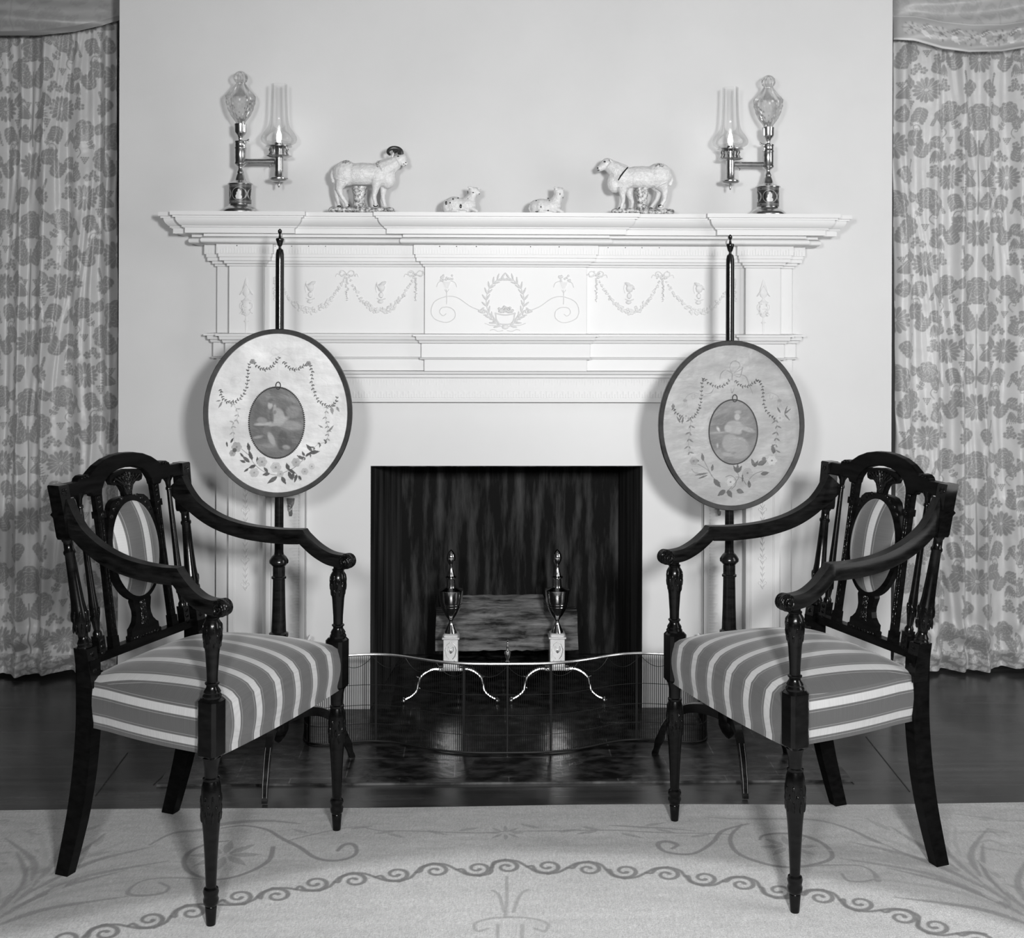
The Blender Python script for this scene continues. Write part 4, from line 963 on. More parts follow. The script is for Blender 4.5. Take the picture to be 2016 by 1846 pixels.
def figL(c):
    soft_ovals(c, [(660, 780, 90, 60, .19, .6, 0, .014), (950, 760, 130, 50, .20, .6, -20, .014), (620, 1100, 110, 90, .10, .7, 0, .014), (930, 1190, 130, 90, .085, .7, 0, .014), (980, 900, 70, 50, .20, .6, 0, .012), (700, 1240, 150, 50, .18, .6, 0, .012), (590, 900, 40, 120, .10, .6, 0, .012),
        (940, 900, 65, 60, .22, .8, 0, .006), (920, 1030, 120, 45, .27, .8, -12, .006), (800, 950, 62, 92, .33, .95, 12, .004), (790, 1000, 120, 30, .34, .9, 22, .004), (660, 1020, 95, 16, .38, .95, 4, .003), (640, 985, 50, 32, .26, .85, -8, .003), (735, 940, 20, 70, .10, .9, 6, .003),
        (790, 1080, 85, 34, .12, .9, -8, .004), (690, 1080, 45, 40, .15, .9, 20, .004), (735, 1170, 28, 72, .33, .9, 24, .003), (840, 1180, 48, 100, .085, .95, -6, .004), (880, 1250, 38, 22, .26, .9, -10, .003), (600, 1150, 50, 14, .30, .8, 10, .003), (700, 1235, 80, 22, .25, .6, 0, .004),
        (722, 832, 24, 42, .40, .95, -8, .003), (735, 790, 36, 28, .10, .95, 10, .003), (775, 808, 38, 40, .13, .95, 0, .003), (765, 860, 16, 30, .34, .9, 0, .003), (765, 905, 16, 20, .12, .8, 0, .003)])
    c.stroke(SPs((680, 690), (800, 700), (900, 740)), .0015, .09, .6); c.stroke(SPs((900, 850), (950, 900), (960, 960)), .0014, .12, .6); c.stroke(SPs((600, 1230), (660, 1250), (720, 1280)), .0014, .10, .6)
    blur(c, 3)
def paintR(c):
    dk, md_ = .035, .09
    c.a += c.fbm(.06, .016, .05, 12)
    for (x, y, rx_, ry_) in ((430, 340, 70, 35), (1180, 430, 120, 40), (300, 640, 80, 40), (1300, 640, 60, 50), (1250, 1500, 160, 40)):
        u, v = sp(x, y); c.oval(u, v, rx_/UN, ry_/UN, .30, .35, soft=.012)
    for p in (((210, 740), (250, 800), (330, 830), (400, 840), (450, 790), (480, 720), (495, 620), (500, 500), (515, 445)), ((515, 445), (580, 500), (650, 530), (720, 515), (785, 455)), ((835, 465), (880, 515), (950, 525), (1000, 500), (1060, 460)),
              ((1060, 460), (1105, 520), (1115, 620), (1130, 730), (1180, 810), (1240, 850))):
        sprigs(c, SPs(*p), dk, .0072, .0032, 2, .95, .12)
    for p in (((805, 400), (740, 360), (690, 400), (680, 460)), ((805, 400), (780, 340), (800, 280), (850, 275), (880, 320), (820, 390)), ((810, 400), (900, 350), (905, 340), (880, 430), (820, 410)), ((820, 400), (930, 420), (970, 500), (1010, 600)), ((620, 540), (590, 590), (530, 600)), ((790, 540), (800, 590), (825, 540)), ((805, 400), (800, 460))):
        c.stroke(SPs(*p), [.001, .003, .001], .17, .85)
    for q in (-1, 1):
        X = lambda x: 805+q*(x-805)*1.0
        c.stroke(SPs((X(1140), 600), (X(1200), 590), (X(1260), 620), (X(1280), 660)), .0009, .17, .8)
        c.stroke(SPs((X(1185), 600), (X(1180), 640), (X(1205), 650), (X(1215), 620)), .0009, .17, .8)
        for k in range(5): c.stroke(SPs((X(1262+k*5), 660), (X(1255+k*13), 735)), .0008, .2, .8, smooth=0)
        u, v = sp(X(1280), 665); c.oval(u, v, .006, .004, .2, .8)
    sprigs(c, SPs((385, 850), (385, 950), (370, 1050), (370, 1150), (385, 1220)), .13, .016, .0045, 4, .95, .18)
    sprigs(c, SPs((1245, 860), (1255, 950), (1245, 1040), (1240, 1130), (1245, 1210)), .13, .016, .0045, 4, .95, .18)
    for p in (((460, 1300), (560, 1360), (620, 1440), (690, 1490)), ((400, 1350), (440, 1390), (560, 1390)), ((510, 1240), (560, 1340), (600, 1420)), ((740, 1430), (790, 1415), (840, 1450), (840, 1510), (800, 1550)), ((840, 1430), (900, 1440), (950, 1510)), ((980, 1450), (1030, 1400), (1110, 1370)), ((860, 1390), (870, 1440), (800, 1530), (740, 1590))):
        c.stroke(SPs(*p), .0016, .13, .95)
    for (x, y, a, l, w_) in ((515, 1270, 100, 80, 34), (475, 1270, 175, 70, 30), (600, 1370, 80, 70, 30), (620, 1450, 310, 110, 50), (560, 1390, 190, 140, 20), (560, 1410, 200, 110, 18), (860, 1390, 120, 90, 30), (860, 1390, 90, 100, 30), (860, 1390, 60, 90, 30), (740, 1560, 215, 100, 50), (760, 1560, 300, 90, 50), (850, 1560, 340, 80, 50), (980, 1540, 95, 80, 36),
                             (1030, 1330, 110, 90, 34), (1030, 1330, 60, 80, 30), (1060, 1310, 25, 110, 50), (1090, 1400, 10, 90, 40), (910, 1480, 90, 90, 18), (1225, 1200, 100, 100, 40), (300, 900, 80, 90, 20), (285, 890, 120, 80, 18), (270, 870, 60, 70, 18), (1330, 800, 70, 90, 16), (1330, 800, 40, 90, 16), (1330, 800, 310, 90, 16), (1290, 790, 120, 70, 18), (210, 745, 90, 50, 34)):
        u, v = sp(x, y); c.leaf(u, v, math.radians(a), l/UN, w_/UN, .09, .95)
    for (x, y, r, v) in ((1205, 1265, 50, .5), (420, 1270, 40, .26), (960, 1390, 50, .32), (790, 1480, 45, .5), (340, 820, 32, .42), (1285, 840, 35, .45), (1125, 1250, 22, .12)):
        u, w_ = sp(x, y); rose(c, u, w_, r/UN, v, .12)
def figR(c):
    c.a *= 1.3
    soft_ovals(c, [(700, 900, 140, 90, .13, .6, 0, .014), (960, 1000, 110, 60, .12, .6, 0, .014), (640, 1090, 80, 60, .13, .6, 0, .012), (850, 720, 160, 50, .21, .6, 0, .014), (660, 1200, 110, 50, .22, .6, 0, .012),
        (820, 930, 88, 66, .29, .95, 0, .004), (760, 945, 36, 36, .33, .9, 0, .004), (950, 950, 80, 24, .27, .9, -18, .003), (660, 985, 90, 9, .27, .9, 4, .003), (860, 980, 40, 24, .30, .8, 0, .003), (790, 1090, 88, 90, .26, .95, 20, .005), (880, 1110, 92, 78, .25, .95, -35, .005), (900, 1200, 85, 44, .26, .95, 20, .005), (760, 1205, 60, 18, .29, .8, -8, .003),
        (855, 815, 40, 46, .19, .95, 0, .003), (852, 828, 26, 34, .36, .95, 0, .003), (860, 780, 34, 18, .30, .9, 0, .003), (662, 950, 12, 26, .48, .9, 30, .003), (655, 1115, 8, 20, .4, .9, 0, .003)])
    c.stroke(SPs((890, 790), (900, 850), (960, 930), (1010, 990)), .0012, .16, .7); c.stroke(SPs((830, 1010), (870, 1060), (940, 1090), (970, 1150)), .0014, .19, .6); c.stroke(SPs((842, 828), (846, 828)), .0012, .1, .8); c.stroke(SPs((862, 828), (866, 828)), .0012, .1, .8)
    blur(c, 3)
pole_screen('mahogany pole screen with a cream embroidered oval panel standing on the left of the fireplace', -.6425, -.54, 1.008, .2055, .2335, .66, True, paintL, figL, (785, 1007), (273, 350), 1.520, 0, -1)
pole_screen('mahogany pole screen with a greyer embroidered oval panel standing on the right of the fireplace', .6235, -.53, .9735, .2055, .2385, .34, False, paintR, figR, (813, 978), (243, 322), 1.510, 0, 1)

# ------------------------------------------------------------ fender
fen = thing('fireplace_fender', 'serpentine wire fender with a brass top rail and small centre urn standing on the hearth', 'fender', (0, 0, .0055))
HALF = [(0, -.417), (.10, -.414), (.18, -.398), (.25, -.366), (.31, -.333), (.36, -.316), (.42, -.312), (.49, -.325), (.545, -.338), (.585, -.325), (.605, -.285), (.612, -.22), (.614, -.10)]
fp = smooth_path([(-x, y, 0) for x, y in HALF[:0:-1]]+[(x, y, 0) for x, y in HALF], 10)
cum = [0]
for i in range(1, len(fp)): cum.append(cum[-1]+(fp[i]-fp[i-1]).length)
def fat(s):
    i = max(0, min(len(fp)-2, int(np.searchsorted(cum, s))-1)); t = (s-cum[i])/(cum[i+1]-cum[i]); return fp[i].lerp(fp[i+1], t)
HT = .262
b = MB(); b.tube([(p.x, p.y, HT) for p in fp], .0052, 10, flat=.8); b.build('top_rail', 'rail', fen)
b = MB(); b.tube([(p.x, p.y, .004) for p in fp], .0035, 6); b.build('bottom_rail', 'iron', fen)
b = MB(); n = int(cum[-1]/.0062)
for k in range(n+1):
    p = fat(cum[-1]*k/n); b.tube([(p.x, p.y, .004), (p.x, p.y, HT-.002)], .00085, 4, cap=False)
for z in (.172, .112, .056): b.tube([(p.x, p.y-.001, z) for p in fp], .0009, 5)
ns = 16
for k in range(ns):
    s0, s1 = cum[-1]*k/ns, cum[-1]*(k+1)/ns
    b.tube([(fat(s0+(s1-s0)*q/10).x, fat(s0+(s1-s0)*q/10).y-.0012, HT-.004-.034*sin(PI*q/10)**.8) for q in range(11)], .0008, 5)
wm = b.build('wire_mesh', 'wire', fen)
for k in range(9):
    s = cum[-1]/2+(k-4)*.205*(.62 if abs(k-4) == 1 else 1.0) if k != 4 else cum[-1]/2
    if 0 < s < cum[-1]:
        p = fat(s); q = fat(min(s+.004, cum[-1])); dn = (q-p).normalized(); b = MB(); w_ = .0035 if k != 4 else .002
        c0 = Vector((p.x, p.y, 0)); nn = Vector((dn.y, -dn.x, 0))*.0012
        r = [c0-dn*w_+nn, c0+dn*w_+nn, c0+dn*w_-nn, c0-dn*w_-nn]
        b.loft([[v+Vector((0, 0, z)) for v in r] for z in (.002, HT-.003)]); b.build('stay', 'iron', fen, smooth=False)
p = fat(cum[-1]/2)
MB().lathe([(.004, 0), (.006, .004), (.003, .008), (.0045, .012), (.008, .022), (.0092, .030), (.009, .034), (.0045, .036), (.0035, .044), (.005, .047), (.003, .050), (.0035, .056), (.002, .060), (.0032, .064), (.0, .068)], (p.x, p.y, HT+.003), 16).build('finial', 'brass', fen)

# ------------------------------------------------------------ andirons and log
def andiron(x, y, lab):
    t = thing('andiron', lab, 'andiron', (x, y, .0055), 0, 'pair of brass andirons')
    MB().lathe([(.0, .2215), (.021, .2215), (.019, .227), (.011, .245), (.0062, .256), (.0068, .262), (.012, .27), (.0205, .281), (.029, .297), (.0335, .308), (.0328, .3095), (.0355, .3165), (.0348, .318), (.0375, .326), (.0388, .345), (.0405, .360), (.0405, .363), (.030, .366), (.016, .371), (.0145, .378), (.014, .385), (.0125, .398), (.0185, .4025), (.019, .4065), (.013, .409), (.0105, .418), (.0055, .432), (.0048, .443), (.008, .448),
                (.0135, .458), (.0155, .468), (.0135, .480), (.007, .490), (.0, .4965)], seg=32).build('urn', 'brass', t)
    b = MB(); b.bevbox(-.0245, .0245, -.0245, .0245, .112, .205, .0015); pl = b.build('plinth', 'silver', t, ang=20)
    b = MB(); b.bevbox(-.029, .029, -.029, .029, .205, .2115, .0015); b.bevbox(-.0255, .0255, -.0255, .0255, .2110, .222, .004)
    b.build('plinth_cap', 'silver', t, ang=20)
    b = MB(); b.bevbox(-.028, .028, -.028, .028, .106, .1125, .0015); b.build('plinth_foot', 'silver', t, ang=20)
    b = MB()   # engraved festoon on the plinth face
    for q in (-1, 1):
        b.tube([(q*e[0], -.0248, e[1]) for e in ((.003, .195), (.012, .188), (.018, .170), (.014, .150), (.006, .140))], .0009, 5)
        b.tube([(q*e[0], -.0248, e[1]) for e in ((.002, .160), (.009, .168), (.008, .182), (.003, .176))], .0008, 5); b.tube([(q*e[0], -.0248, e[1]) for e in ((.004, .125), (.012, .135), (.019, .125))], .0008, 5)
    b.ball((0, -.0248, .165), (.004, .001, .007), 8); b.build('engraving', 'dbrass', pl)
    b = MB(); b.bevbox(-.040, .040, -.018, .018, .099, .107, .002)
    b.build('leg_plate', 'silver', t, ang=20)
    for q in (-1, 1):
        P = smooth_path([(q*e[0], -.006-e[2], e[1]) for e in ((.028, .100, 0), (.055, .103, .003), (.080, .095, .008), (.100, .078, .014), (.107, .055, .018), (.112, .037, .022), (.128, .022, .026), (.147, .013, .03))], 5)
        R = [.0085+(.0045-.0085)*min(1, i/(len(P)*.5)) if i < len(P)*.5 else .0045+.002*(i/len(P)-.5) for i in range(len(P))]
        b = MB(); b.tube(P, R, 10); b.tube([(q*.100, -.02, .078), (q*.108, -.021, .080), (q*.113, -.022, .084)], [.004, .003, .0008], 6)
        b.tube([(q*.108, -.026, .052), (q*.103, -.026, .046), (q*.099, -.026, .045)], [.003, .002, .0006], 6)
        b.tube([P[-1]]+[(q*.153, -.037, .011)], [.0055, .004], 8); lg = b.build('leg', 'dbrass', t)
        b = MB(); b.ball((q*.153, -.038, .0085), .0085, 12)
        for e in (-1, 0, 1):
            b.tube([(q*.147, -.036, .015), (q*(.154), -.038+e*.008, .018-abs(e)*.003), (q*(.161-abs(e)*.003), -.040+e*.009, .009)], [.003, .0028, .001], 6)
        b.build('claw_foot', 'dbrass', lg)
    b = MB(); b.box(-.008, .008, .018, .40, .088, .104); b.box(-.008, .008, .385, .40, 0, .088); b.build('billet_bar', 'iron', t, smooth=False)
    return t
andiron(-0.1759, .09, 'brass urn topped andiron on the hearth, left of the pair')
andiron(0.1754, .09, 'brass urn topped andiron on the hearth, right of the pair')
b = MB(); sec = [(.26, .118), (.262, .175), (.272, .243), (.335, .290), (.40, .265), (.42, .19), (.40, .13), (.33, .113)]; N = 26; rings = []
X0, X1 = -0.2357, 0.2548
rnd = random.Random(4)
for k in range(N+1):
    t_ = k/N; x = X0+(X1-X0)*t_; sh = 1.0 if .14 < t_ < .80 else .0
    ring = []
    for i, (yy, zz) in enumerate(sec):
        if i == 3: zz = .250+.042*sh
        if i == 4: zz = .235+.03*sh
        ring.append((x+rnd.uniform(-.002, .002)+(.004 if k in (0, N) else 0), yy+rnd.uniform(-.003, .003), max(zz, .1165)+rnd.uniform(0, .004)))
    rings.append(ring)
b.loft(rings); lo = b.build('split_log', 'log', None, ang=25)
tag(lo, 'split firewood log with rough bark resting across the andirons inside the fireplace', 'firewood')
# ------------------------------------------------------------ argand lamps on the shelf
SHELF = 1.5917
def argand(x, y, side, label):
    t = thing('argand_lamp', label, 'lamp', (x, y, SHELF), 0, 'pair of oil lamps on the mantel shelf')
    MB().lathe([(0, 0), (.056, 0), (.0565, .004), (.054, .010), (.050, .013), (.044, .018), (.036, .022), (.0345, .0265), (.0345, .0275), (0, .0275)], seg=36).build('base', 'dbrass', t)
    # jasper drum with cameo ovals in its own colours
    c = Canvas(0, .0275, 2*PI*.034, .088, .0007, .035); L = 2*PI*.034
    for k in range(int(L/.0042)):
        c.oval(k*.0042, .083, .0013, .0018, .22); c.oval(k*.0042, .034, .0014, .0014, .25)
    for v in (.0795, .0365, .0862, .0305): c.stroke([(0, v), (L, v)], .0009, .22, smooth=0)
    for k in range(4):
        cu = (k+.5)*L/4
        c.oval(cu, .058, .0226, .0205, .40); c.oval(cu, .058, .0214, .0194, .016)
        for (dx, dz, a, b_) in ((0, .010, .0036, .0042), (0, .001, .0052, .0085), (-.003, -.008, .0075, .0068), (.003, -.010, .0070, .0060), (.0055, .003, .0022, .0075), (-.0055, .0, .002, .006), (0, -.0145, .0095, .0022)):
            c.oval(cu+dx, .058+dz, a, b_, .62)
        e = cu+L/8
        for q in (-1, 1):
            c.leaf(e, .058, PI/2*q+.5, .017, .004, .34); c.leaf(e, .058, PI/2*q-.5, .017, .004, .34)
        c.oval(e, .058, .0025, .0025, .4)
    A, Z = np.meshgrid(c.U/.034, c.V); off = -PI/2-PI/4+.05*side
    grid_mesh('drum', np.stack([.034*np.cos(A+off), .034*np.sin(A+off), Z], -1), c.a, 'jasper', t)
    MB().lathe([(.0, .088), (.0385, .088), (.0390, .0905), (.036, .093), (.028, .096), (.020, .0985), (.0175, .101), (.0155, .108), (.012, .118), (.0095, .1225), (.0105, .1275), (.0085, .132), (.0062, .137), (.0065, .142), (.0165, .150), (.0182, .152), (.0182, .156), (.0172, .158), (.0172, .198), (.0186, .200), (.0186, .203),
                (.0172, .205), (.0172, .216), (.0186, .218), (.0182, .2225), (.009, .225), (.0065, .228), (.0068, .234), (.010, .240), (.016, .246), (.0185, .251), (.0185, .270), (.0192, .272), (.0192, .276), (.015, .277), (0, .277)], seg=36).build('column', 'dbrass', t)
    kn = MB(); kn.tube([(side*.012, -.010, .2215), (side*.026, -.012, .2245)], .0016, 6); kn.ball((side*.0275, -.0125, .225), .0038, 10); kn.build('key', 'dbrass', t)
    # cut glass reservoir
    def cut(a, z): 
        if .292 < z < .365: return 1+.075*abs(cos(6*a+z*170))*abs(cos(6*a-z*170))-.04
        return 1+.030*cos(12*a)
    gl = MB().lathe([(.0, .2775), (.0135, .2775), (.0155, .283), (.0215, .291), (.0260, .297), (.0300, .303), (.0335, .3095), (.0365, .316), (.0390, .3225), (.0410, .329), (.0430, .3355), (.0445, .342), (.0456, .3485), (.0462, .355), (.0455, .3625), (.041, .368), (.033, .376), (.026, .385), (.0195, .394), (.0150, .402), (.0140, .4035), (.0195, .409), (.0225, .418), (.0205, .428), (.013, .436), (.006, .4395), (0, .441)], seg=72, mod=cut)
    gl.build('glass_reservoir', 'cutglass', t, ang=12)
    # arm and burner
    ax = side*.119
    b = MB(); b.tube([(side*.0150, 0, .1605), (ax-side*.013, 0, .1605)], .0085, 16); b.tube([(ax-side*.022, 0, .152), (ax-side*.030, -.002, .146), (ax-side*.028, -.004, .141)], .0015, 6); b.build('arm', 'dbrass', t)
    b = MB().lathe([(.0, .0795), (.0022, .0815), (.0038, .088), (.0025, .094), (.0045, .097), (.012, .0985), (.024, .1015), (.0285, .106), (.0285, .109), (.024, .1125), (.016, .1145), (.0145, .117), (.0140, .130), (.0148, .131), (.0148, .133), (.0140, .134), (.0140, .172), (.0142, .2185), (.0125, .2195), (.0, .2195)], (ax, 0, 0), 32)
    b.build('burner', 'dbrass', t)
    b = MB().lathe([(.0145, .1715), (.030, .1725), (.038, .1765), (.0395, .178), (.038, .1785), (.029, .1755), (.0145, .1745)], (ax, 0, 0), 32)
    b.lathe([(.027, .1995), (.0315, .2035), (.0405, .2065), (.0405, .2078), (.030, .2052), (.0262, .2010)], (ax, 0, 0), 32); g = b.build('gallery', 'dbrass', t)
    for k in range(12):
        a = 2*PI*k/12+.1; ca, sa = cos(a), sin(a)
        b = MB(); b.tube([(ax+r*ca, r*sa, z) for r, z in ((.0275, .1755), (.0295, .182), (.0255, .190), (.0290, .197), (.0275, .2025))], [.0016, .0024, .0022, .0024, .0012], 6); b.build('prong', 'dbrass', g)
    # glass chimney, a real wall of glass
    ou = [(.0220, .2085), (.040, .2120), (.0525, .2200), (.0560, .2290), (.0545, .2380), (.048, .2490), (.040, .2590), (.0335, .2700), (.0300, .2840), (.0275, .3050), (.0260, .3400), (.0250, .3850), (.0250, .4000)]
    inn = [(r-.0010, z) for r, z in ou[::-1]]
    MB().lathe(ou+[(.0246, .4008)]+inn[1:-1]+[(.0212, .2092), (.0220, .2085)], (ax, 0, 0), 48).build('glass_chimney', 'glass', t)
    MB().lathe([(0, .2197), (.0050, .2225), (.0078, .232), (.0072, .243), (.0042, .254), (.0012, .263), (0, .266)], (ax, 0, 0), 16).build('flame', 'flame', t)
    return t
LY = -.150
argand(-0.827, LY, 1, 'brass oil lamp with glass chimney and cameo drum at the left end of mantel')
argand(0.8183, LY, -1, 'brass oil lamp with glass chimney and cameo drum at the right end of mantel')

# ------------------------------------------------------------ glazed sheep
def fuse(name, blobs, m, parent, vox=.0016, sm=14):
    b = MB()
    for q in blobs:
        if q[0] == 'e':      # centre, radii, tilt about y
            b.ball(q[1], q[2], 16, Matrix.Rotation(q[3], 3, 'Y') if len(q) > 3 else None)
        else: b.tube(q[1], q[2], 10)
    o = b.build(name, m, parent)
    r = o.modifiers.new('join', 'REMESH'); r.mode = 'VOXEL'; r.voxel_size = vox; r.use_smooth_shade = True
    s = o.modifiers.new('soften', 'SMOOTH'); s.factor = .5; s.iterations = sm
    return o
def animal(label, name, cat, x, y, S, ox, oz, flip, body, extra, grp=None):
    # drawing units -> metres: (X-ox)/S along the shelf, (oz-Z)/S up, third number is depth in metres
    t = thing(name, label, cat, (x, y, SHELF), 0, 'glazed pottery sheep on the mantel shelf')
    def P(p): return ((p[0]-ox)/S*flip, p[2] if len(p) > 2 else 0.0, (oz-p[1])/S)
    bl = []
    for q in body:
        if q[0] == 'e': bl.append(('e', P(q[1]), tuple(v/S if v > 1 else v for v in q[2]), -flip*q[3] if len(q) > 3 else 0))
        else: bl.append(('t', [P(p) for p in q[1]], [v/S for v in q[2]]))
    fuse('body', bl, 'glaze', t)
    extra(t, P, S)
    return t
BZ = .012
ram_body = [('e', (1470, 1045), (215, 95, 100), .03), ('e', (1330, 1040), (115, 92, 112)), ('e', (1610, 1050), (120, 88, 105)), ('e', (1690, 1075), (70, 62, 95)),
    ('t', [(1640, 1010), (1710, 975), (1775, 935)], [92, 78, 58]), ('e', (1795, 915), (62, 44, 50), .5), ('t', [(1790, 915), (1835, 950), (1852, 968)], [46, 30, 22]),
    ('t', [(1225, 1010, 0), (1212, 1060, 0), (1222, 1120, 0)], [20, 22, 12]),
    ('t', [(1300, 1110, -BZ), (1275, 1180, -BZ), (1300, 1240, -BZ), (1345, 1305, -BZ)], [62, 32, 20, 18]), ('t', [(1270, 1110, BZ), (1245, 1190, BZ), (1252, 1250, BZ), (1268, 1310, BZ)], [58, 26, 18, 16]),
    ('t', [(1600, 1090, -BZ), (1590, 1170, -BZ), (1575, 1240, -BZ), (1590, 1305, -BZ)], [58, 32, 20, 17]), ('t', [(1660, 1100, BZ), (1652, 1180, BZ), (1648, 1250, BZ), (1662, 1305, BZ)], [52, 30, 20, 17]),
    ('e', (1345, 1318, -BZ), (26, 24, 16)), ('e', (1268, 1320, BZ), (24, 22, 14)), ('e', (1590, 1315, -BZ), (26, 22, 16)), ('e', (1663, 1318, BZ), (24, 22, 14))]
def base_of(x0, x1, z0, z1, stump, dark):
    def f(t, P, S):
        rnd = random.Random(int(x0)); b = MB(); cx = (x0+x1)/2; n = 11
        blobs = []
        for k in range(n):
            X = x0+35+(x1-x0-70)*k/(n-1)
            for d in (-.014, 0, .014): blobs.append(('e', P((X+rnd.uniform(-12, 12), (z0+z1)/2+rnd.uniform(-6, 8), d)), (32/S*1.2, .011, (z1-z0)/2/S*rnd.uniform(.8, 1.05))))
        o = fuse('rocky_base', [(q[0], (q[1][0], q[1][1], max(q[1][2], q[2][2])), q[2]) for q in blobs], 'glazegrey', t, .0018, 3)
        p0 = P((stump[0], stump[2], .002)); p1 = P((stump[0], stump[1], .002)); r = stump[3]/S
        z0_, z1_ = sorted((p0[2], p1[2])); h = z1_-z0_
        MB().lathe([(0, 0), (r*1.1, 0), (r*.85, h*.35), (r*.85, h*.6), (r*1.1, h*.85), (r*1.1, h), (0, h)], (p0[0], .002, z0_), 16, mod=lambda a, z: 1+.08*sin(5*a)).build('tree_stump', 'glazegrey', t)
    return f
def dots(t, P, S, lst, name='enamel_spot', m='glazedark'):
    for (x, z, d, r, rz) in lst:
        MB().ball(P((x, z, d)), (r/S, .0022, rz/S), 10).build(name, m, t)
def ram_extra(t, P, S):
    base_of(1190, 1740, 1330, 1385, (1447, 1150, 1345, 60), 0)(t, P, S)
    b = MB(); pts = [P((1790+58*cos(a)*k_-42, 858-42*sin(a)*k_+10, -.014-.0035*i)) for i, (a, k_) in enumerate([(-.1, .95), (.5, 1.0), (1.1, 1.0), (1.8, 1.0), (2.5, .95), (3.2, .85), (3.9, .7)])]
    b.tube(smooth_path(pts, 4), [28/S*(1-.028*i) for i in range(25)], 10); b.build('horn', 'glazedark', t)
    b = MB(); pts = [P((1790+50*cos(a)*k_-30, 862-40*sin(a)*k_+10, .012+.002*i)) for i, (a, k_) in enumerate([(-.1, .95), (.6, 1.0), (1.3, 1.0), (2.2, .9)])]
    b.tube(smooth_path(pts, 4), 20/S, 8); b.build('horn', 'glazedark', t)
    b = MB(); b.ball(P((1737, 885, -.019)), (9/S, .003, 26/S), 10, Matrix.Rotation(.3, 3, 'Y')); b.build('ear', 'glaze', t)
    dots(t, P, S, [(1782, 893, -.0160, 10, 6), (1846, 945, -.0090, 6, 5), (1830, 958, -.0105, 6, 4), (1842, 968, -.0085, 7, 3)], 'eye_and_nose')
    dots(t, P, S, [(1590, 1318, -.0165, 22, 14), (1352, 1318, -.0165, 20, 13), (1272, 1322, .004, 18, 10)], 'hoof')
    dots(t, P, S, [(1340, 955, -.0205, 38, 26), (1615, 965, -.0245, 20, 32)], 'wool_patch', 'patch')
animal('white glazed pottery ram with a dark curled horn, on a rocky base on the mantel', 'ram_figurine', 'figurine', -0.4516, LY, 2770, 1467, 1385, 1, ram_body, ram_extra)
ewe_body = [('e', (1640, 320), (185, 82, 88), -.02), ('e', (1770, 305), (105, 82, 98)), ('e', (1500, 325), (110, 78, 92)), ('e', (1430, 365), (60, 55, 78)),
    ('t', [(1500, 300), (1440, 265), (1385, 225)], [80, 68, 50]), ('e', (1372, 215), (52, 40, 42), .4), ('t', [(1370, 218), (1325, 250), (1303, 262)], [40, 27, 21]),
    ('t', [(1850, 290), (1868, 340), (1858, 385)], [18, 20, 12]),
    ('t', [(1490, 400, -BZ), (1490, 450, -BZ), (1494, 505, -BZ), (1480, 550, -BZ)], [50, 26, 17, 15]), ('t', [(1545, 400, BZ), (1555, 460, BZ), (1575, 510, BZ), (1565, 555, BZ)], [44, 26, 16, 15]),
    ('t', [(1790, 380, -BZ), (1815, 430, -BZ), (1812, 490, -BZ), (1785, 540, -BZ)], [58, 28, 18, 15]), ('t', [(1745, 370, BZ), (1780, 430, BZ), (1760, 490, BZ), (1718, 545, BZ)], [50, 26, 17, 14]),
    ('e', (1478, 560, -BZ), (23, 20, 13)), ('e', (1563, 565, BZ), (22, 20, 13)), ('e', (1782, 545, -BZ), (23, 20, 13)), ('e', (1714, 555, BZ), (22, 20, 12))]
def ewe_extra(t, P, S):
    base_of(1410, 1890, 560, 608, (1640, 400, 575, 52), 0)(t, P, S)
    b = MB(); b.ball(P((1398, 200, -.018)), (9/S, .003, 22/S), 10, Matrix.Rotation(-.7, 3, 'Y')); b.build('ear', 'glaze', t)
    dots(t, P, S, [(1352, 205, -.0155, 9, 7), (1300, 252, -.0085, 7, 6), (1306, 268, -.009, 10, 4), (1388, 192, -.018, 5, 9)], 'eye_and_nose')
    dots(t, P, S, [(1474, 560, -.0165, 18, 11), (1562, 566, .003, 18, 10), (1780, 541, -.0165, 20, 12), (1712, 555, .004, 15, 8)], 'hoof')
    dots(t, P, S, [(1768, 238, -.0235, 34, 20)], 'wool_patch', 'patch')
    b = MB(); b.tube([P((1525, 250, -.0285)), P((1490, 290, -.0315)), P((1468, 320, -.0310)), P((1452, 350, -.0285))], [5/S, 6/S, 6/S, 4/S], 6); b.build('painted_stripe', 'glazedark', t)
animal('white glazed pottery ewe with a dark shoulder stripe, on a rocky base', 'ewe_figurine', 'figurine', 0.4272, LY, 2450, 1655, 608, 1, ewe_body, ewe_extra)
lamb1 = [('e', (210, 540), (85, 70, 66)), ('e', (160, 550), (48, 55, 56)), ('e', (300, 540), (80, 60, 62)), ('t', [(310, 520), (345, 470), (360, 440)], [50, 34, 30]), ('e', (352, 428), (40, 30, 27)), ('t', [(365, 430), (392, 446), (402, 452)], [24, 18, 14]),
    ('t', [(135, 520), (122, 560), (140, 592)], [14, 16, 12]), ('t', [(200, 575, -.018), (250, 592, -.022), (300, 594, -.022)], [22, 14, 12]), ('t', [(330, 560, -.012), (365, 580, -.018), (390, 594, -.018)], [24, 15, 12]), ('e', (230, 590), (110, 70, 16)),
    ('t', [(345, 412, -.008), (322, 408, -.014), (310, 404, -.016)], [14, 10, 5]), ('t', [(372, 412, .006), (398, 412, .010), (414, 420, .012)], [12, 9, 5])]
def lamb_extra(sp_, eye):
    def f(t, P, S):
        dots(t, P, S, sp_, 'enamel_spot'); dots(t, P, S, eye, 'eye_and_nose')
    return f
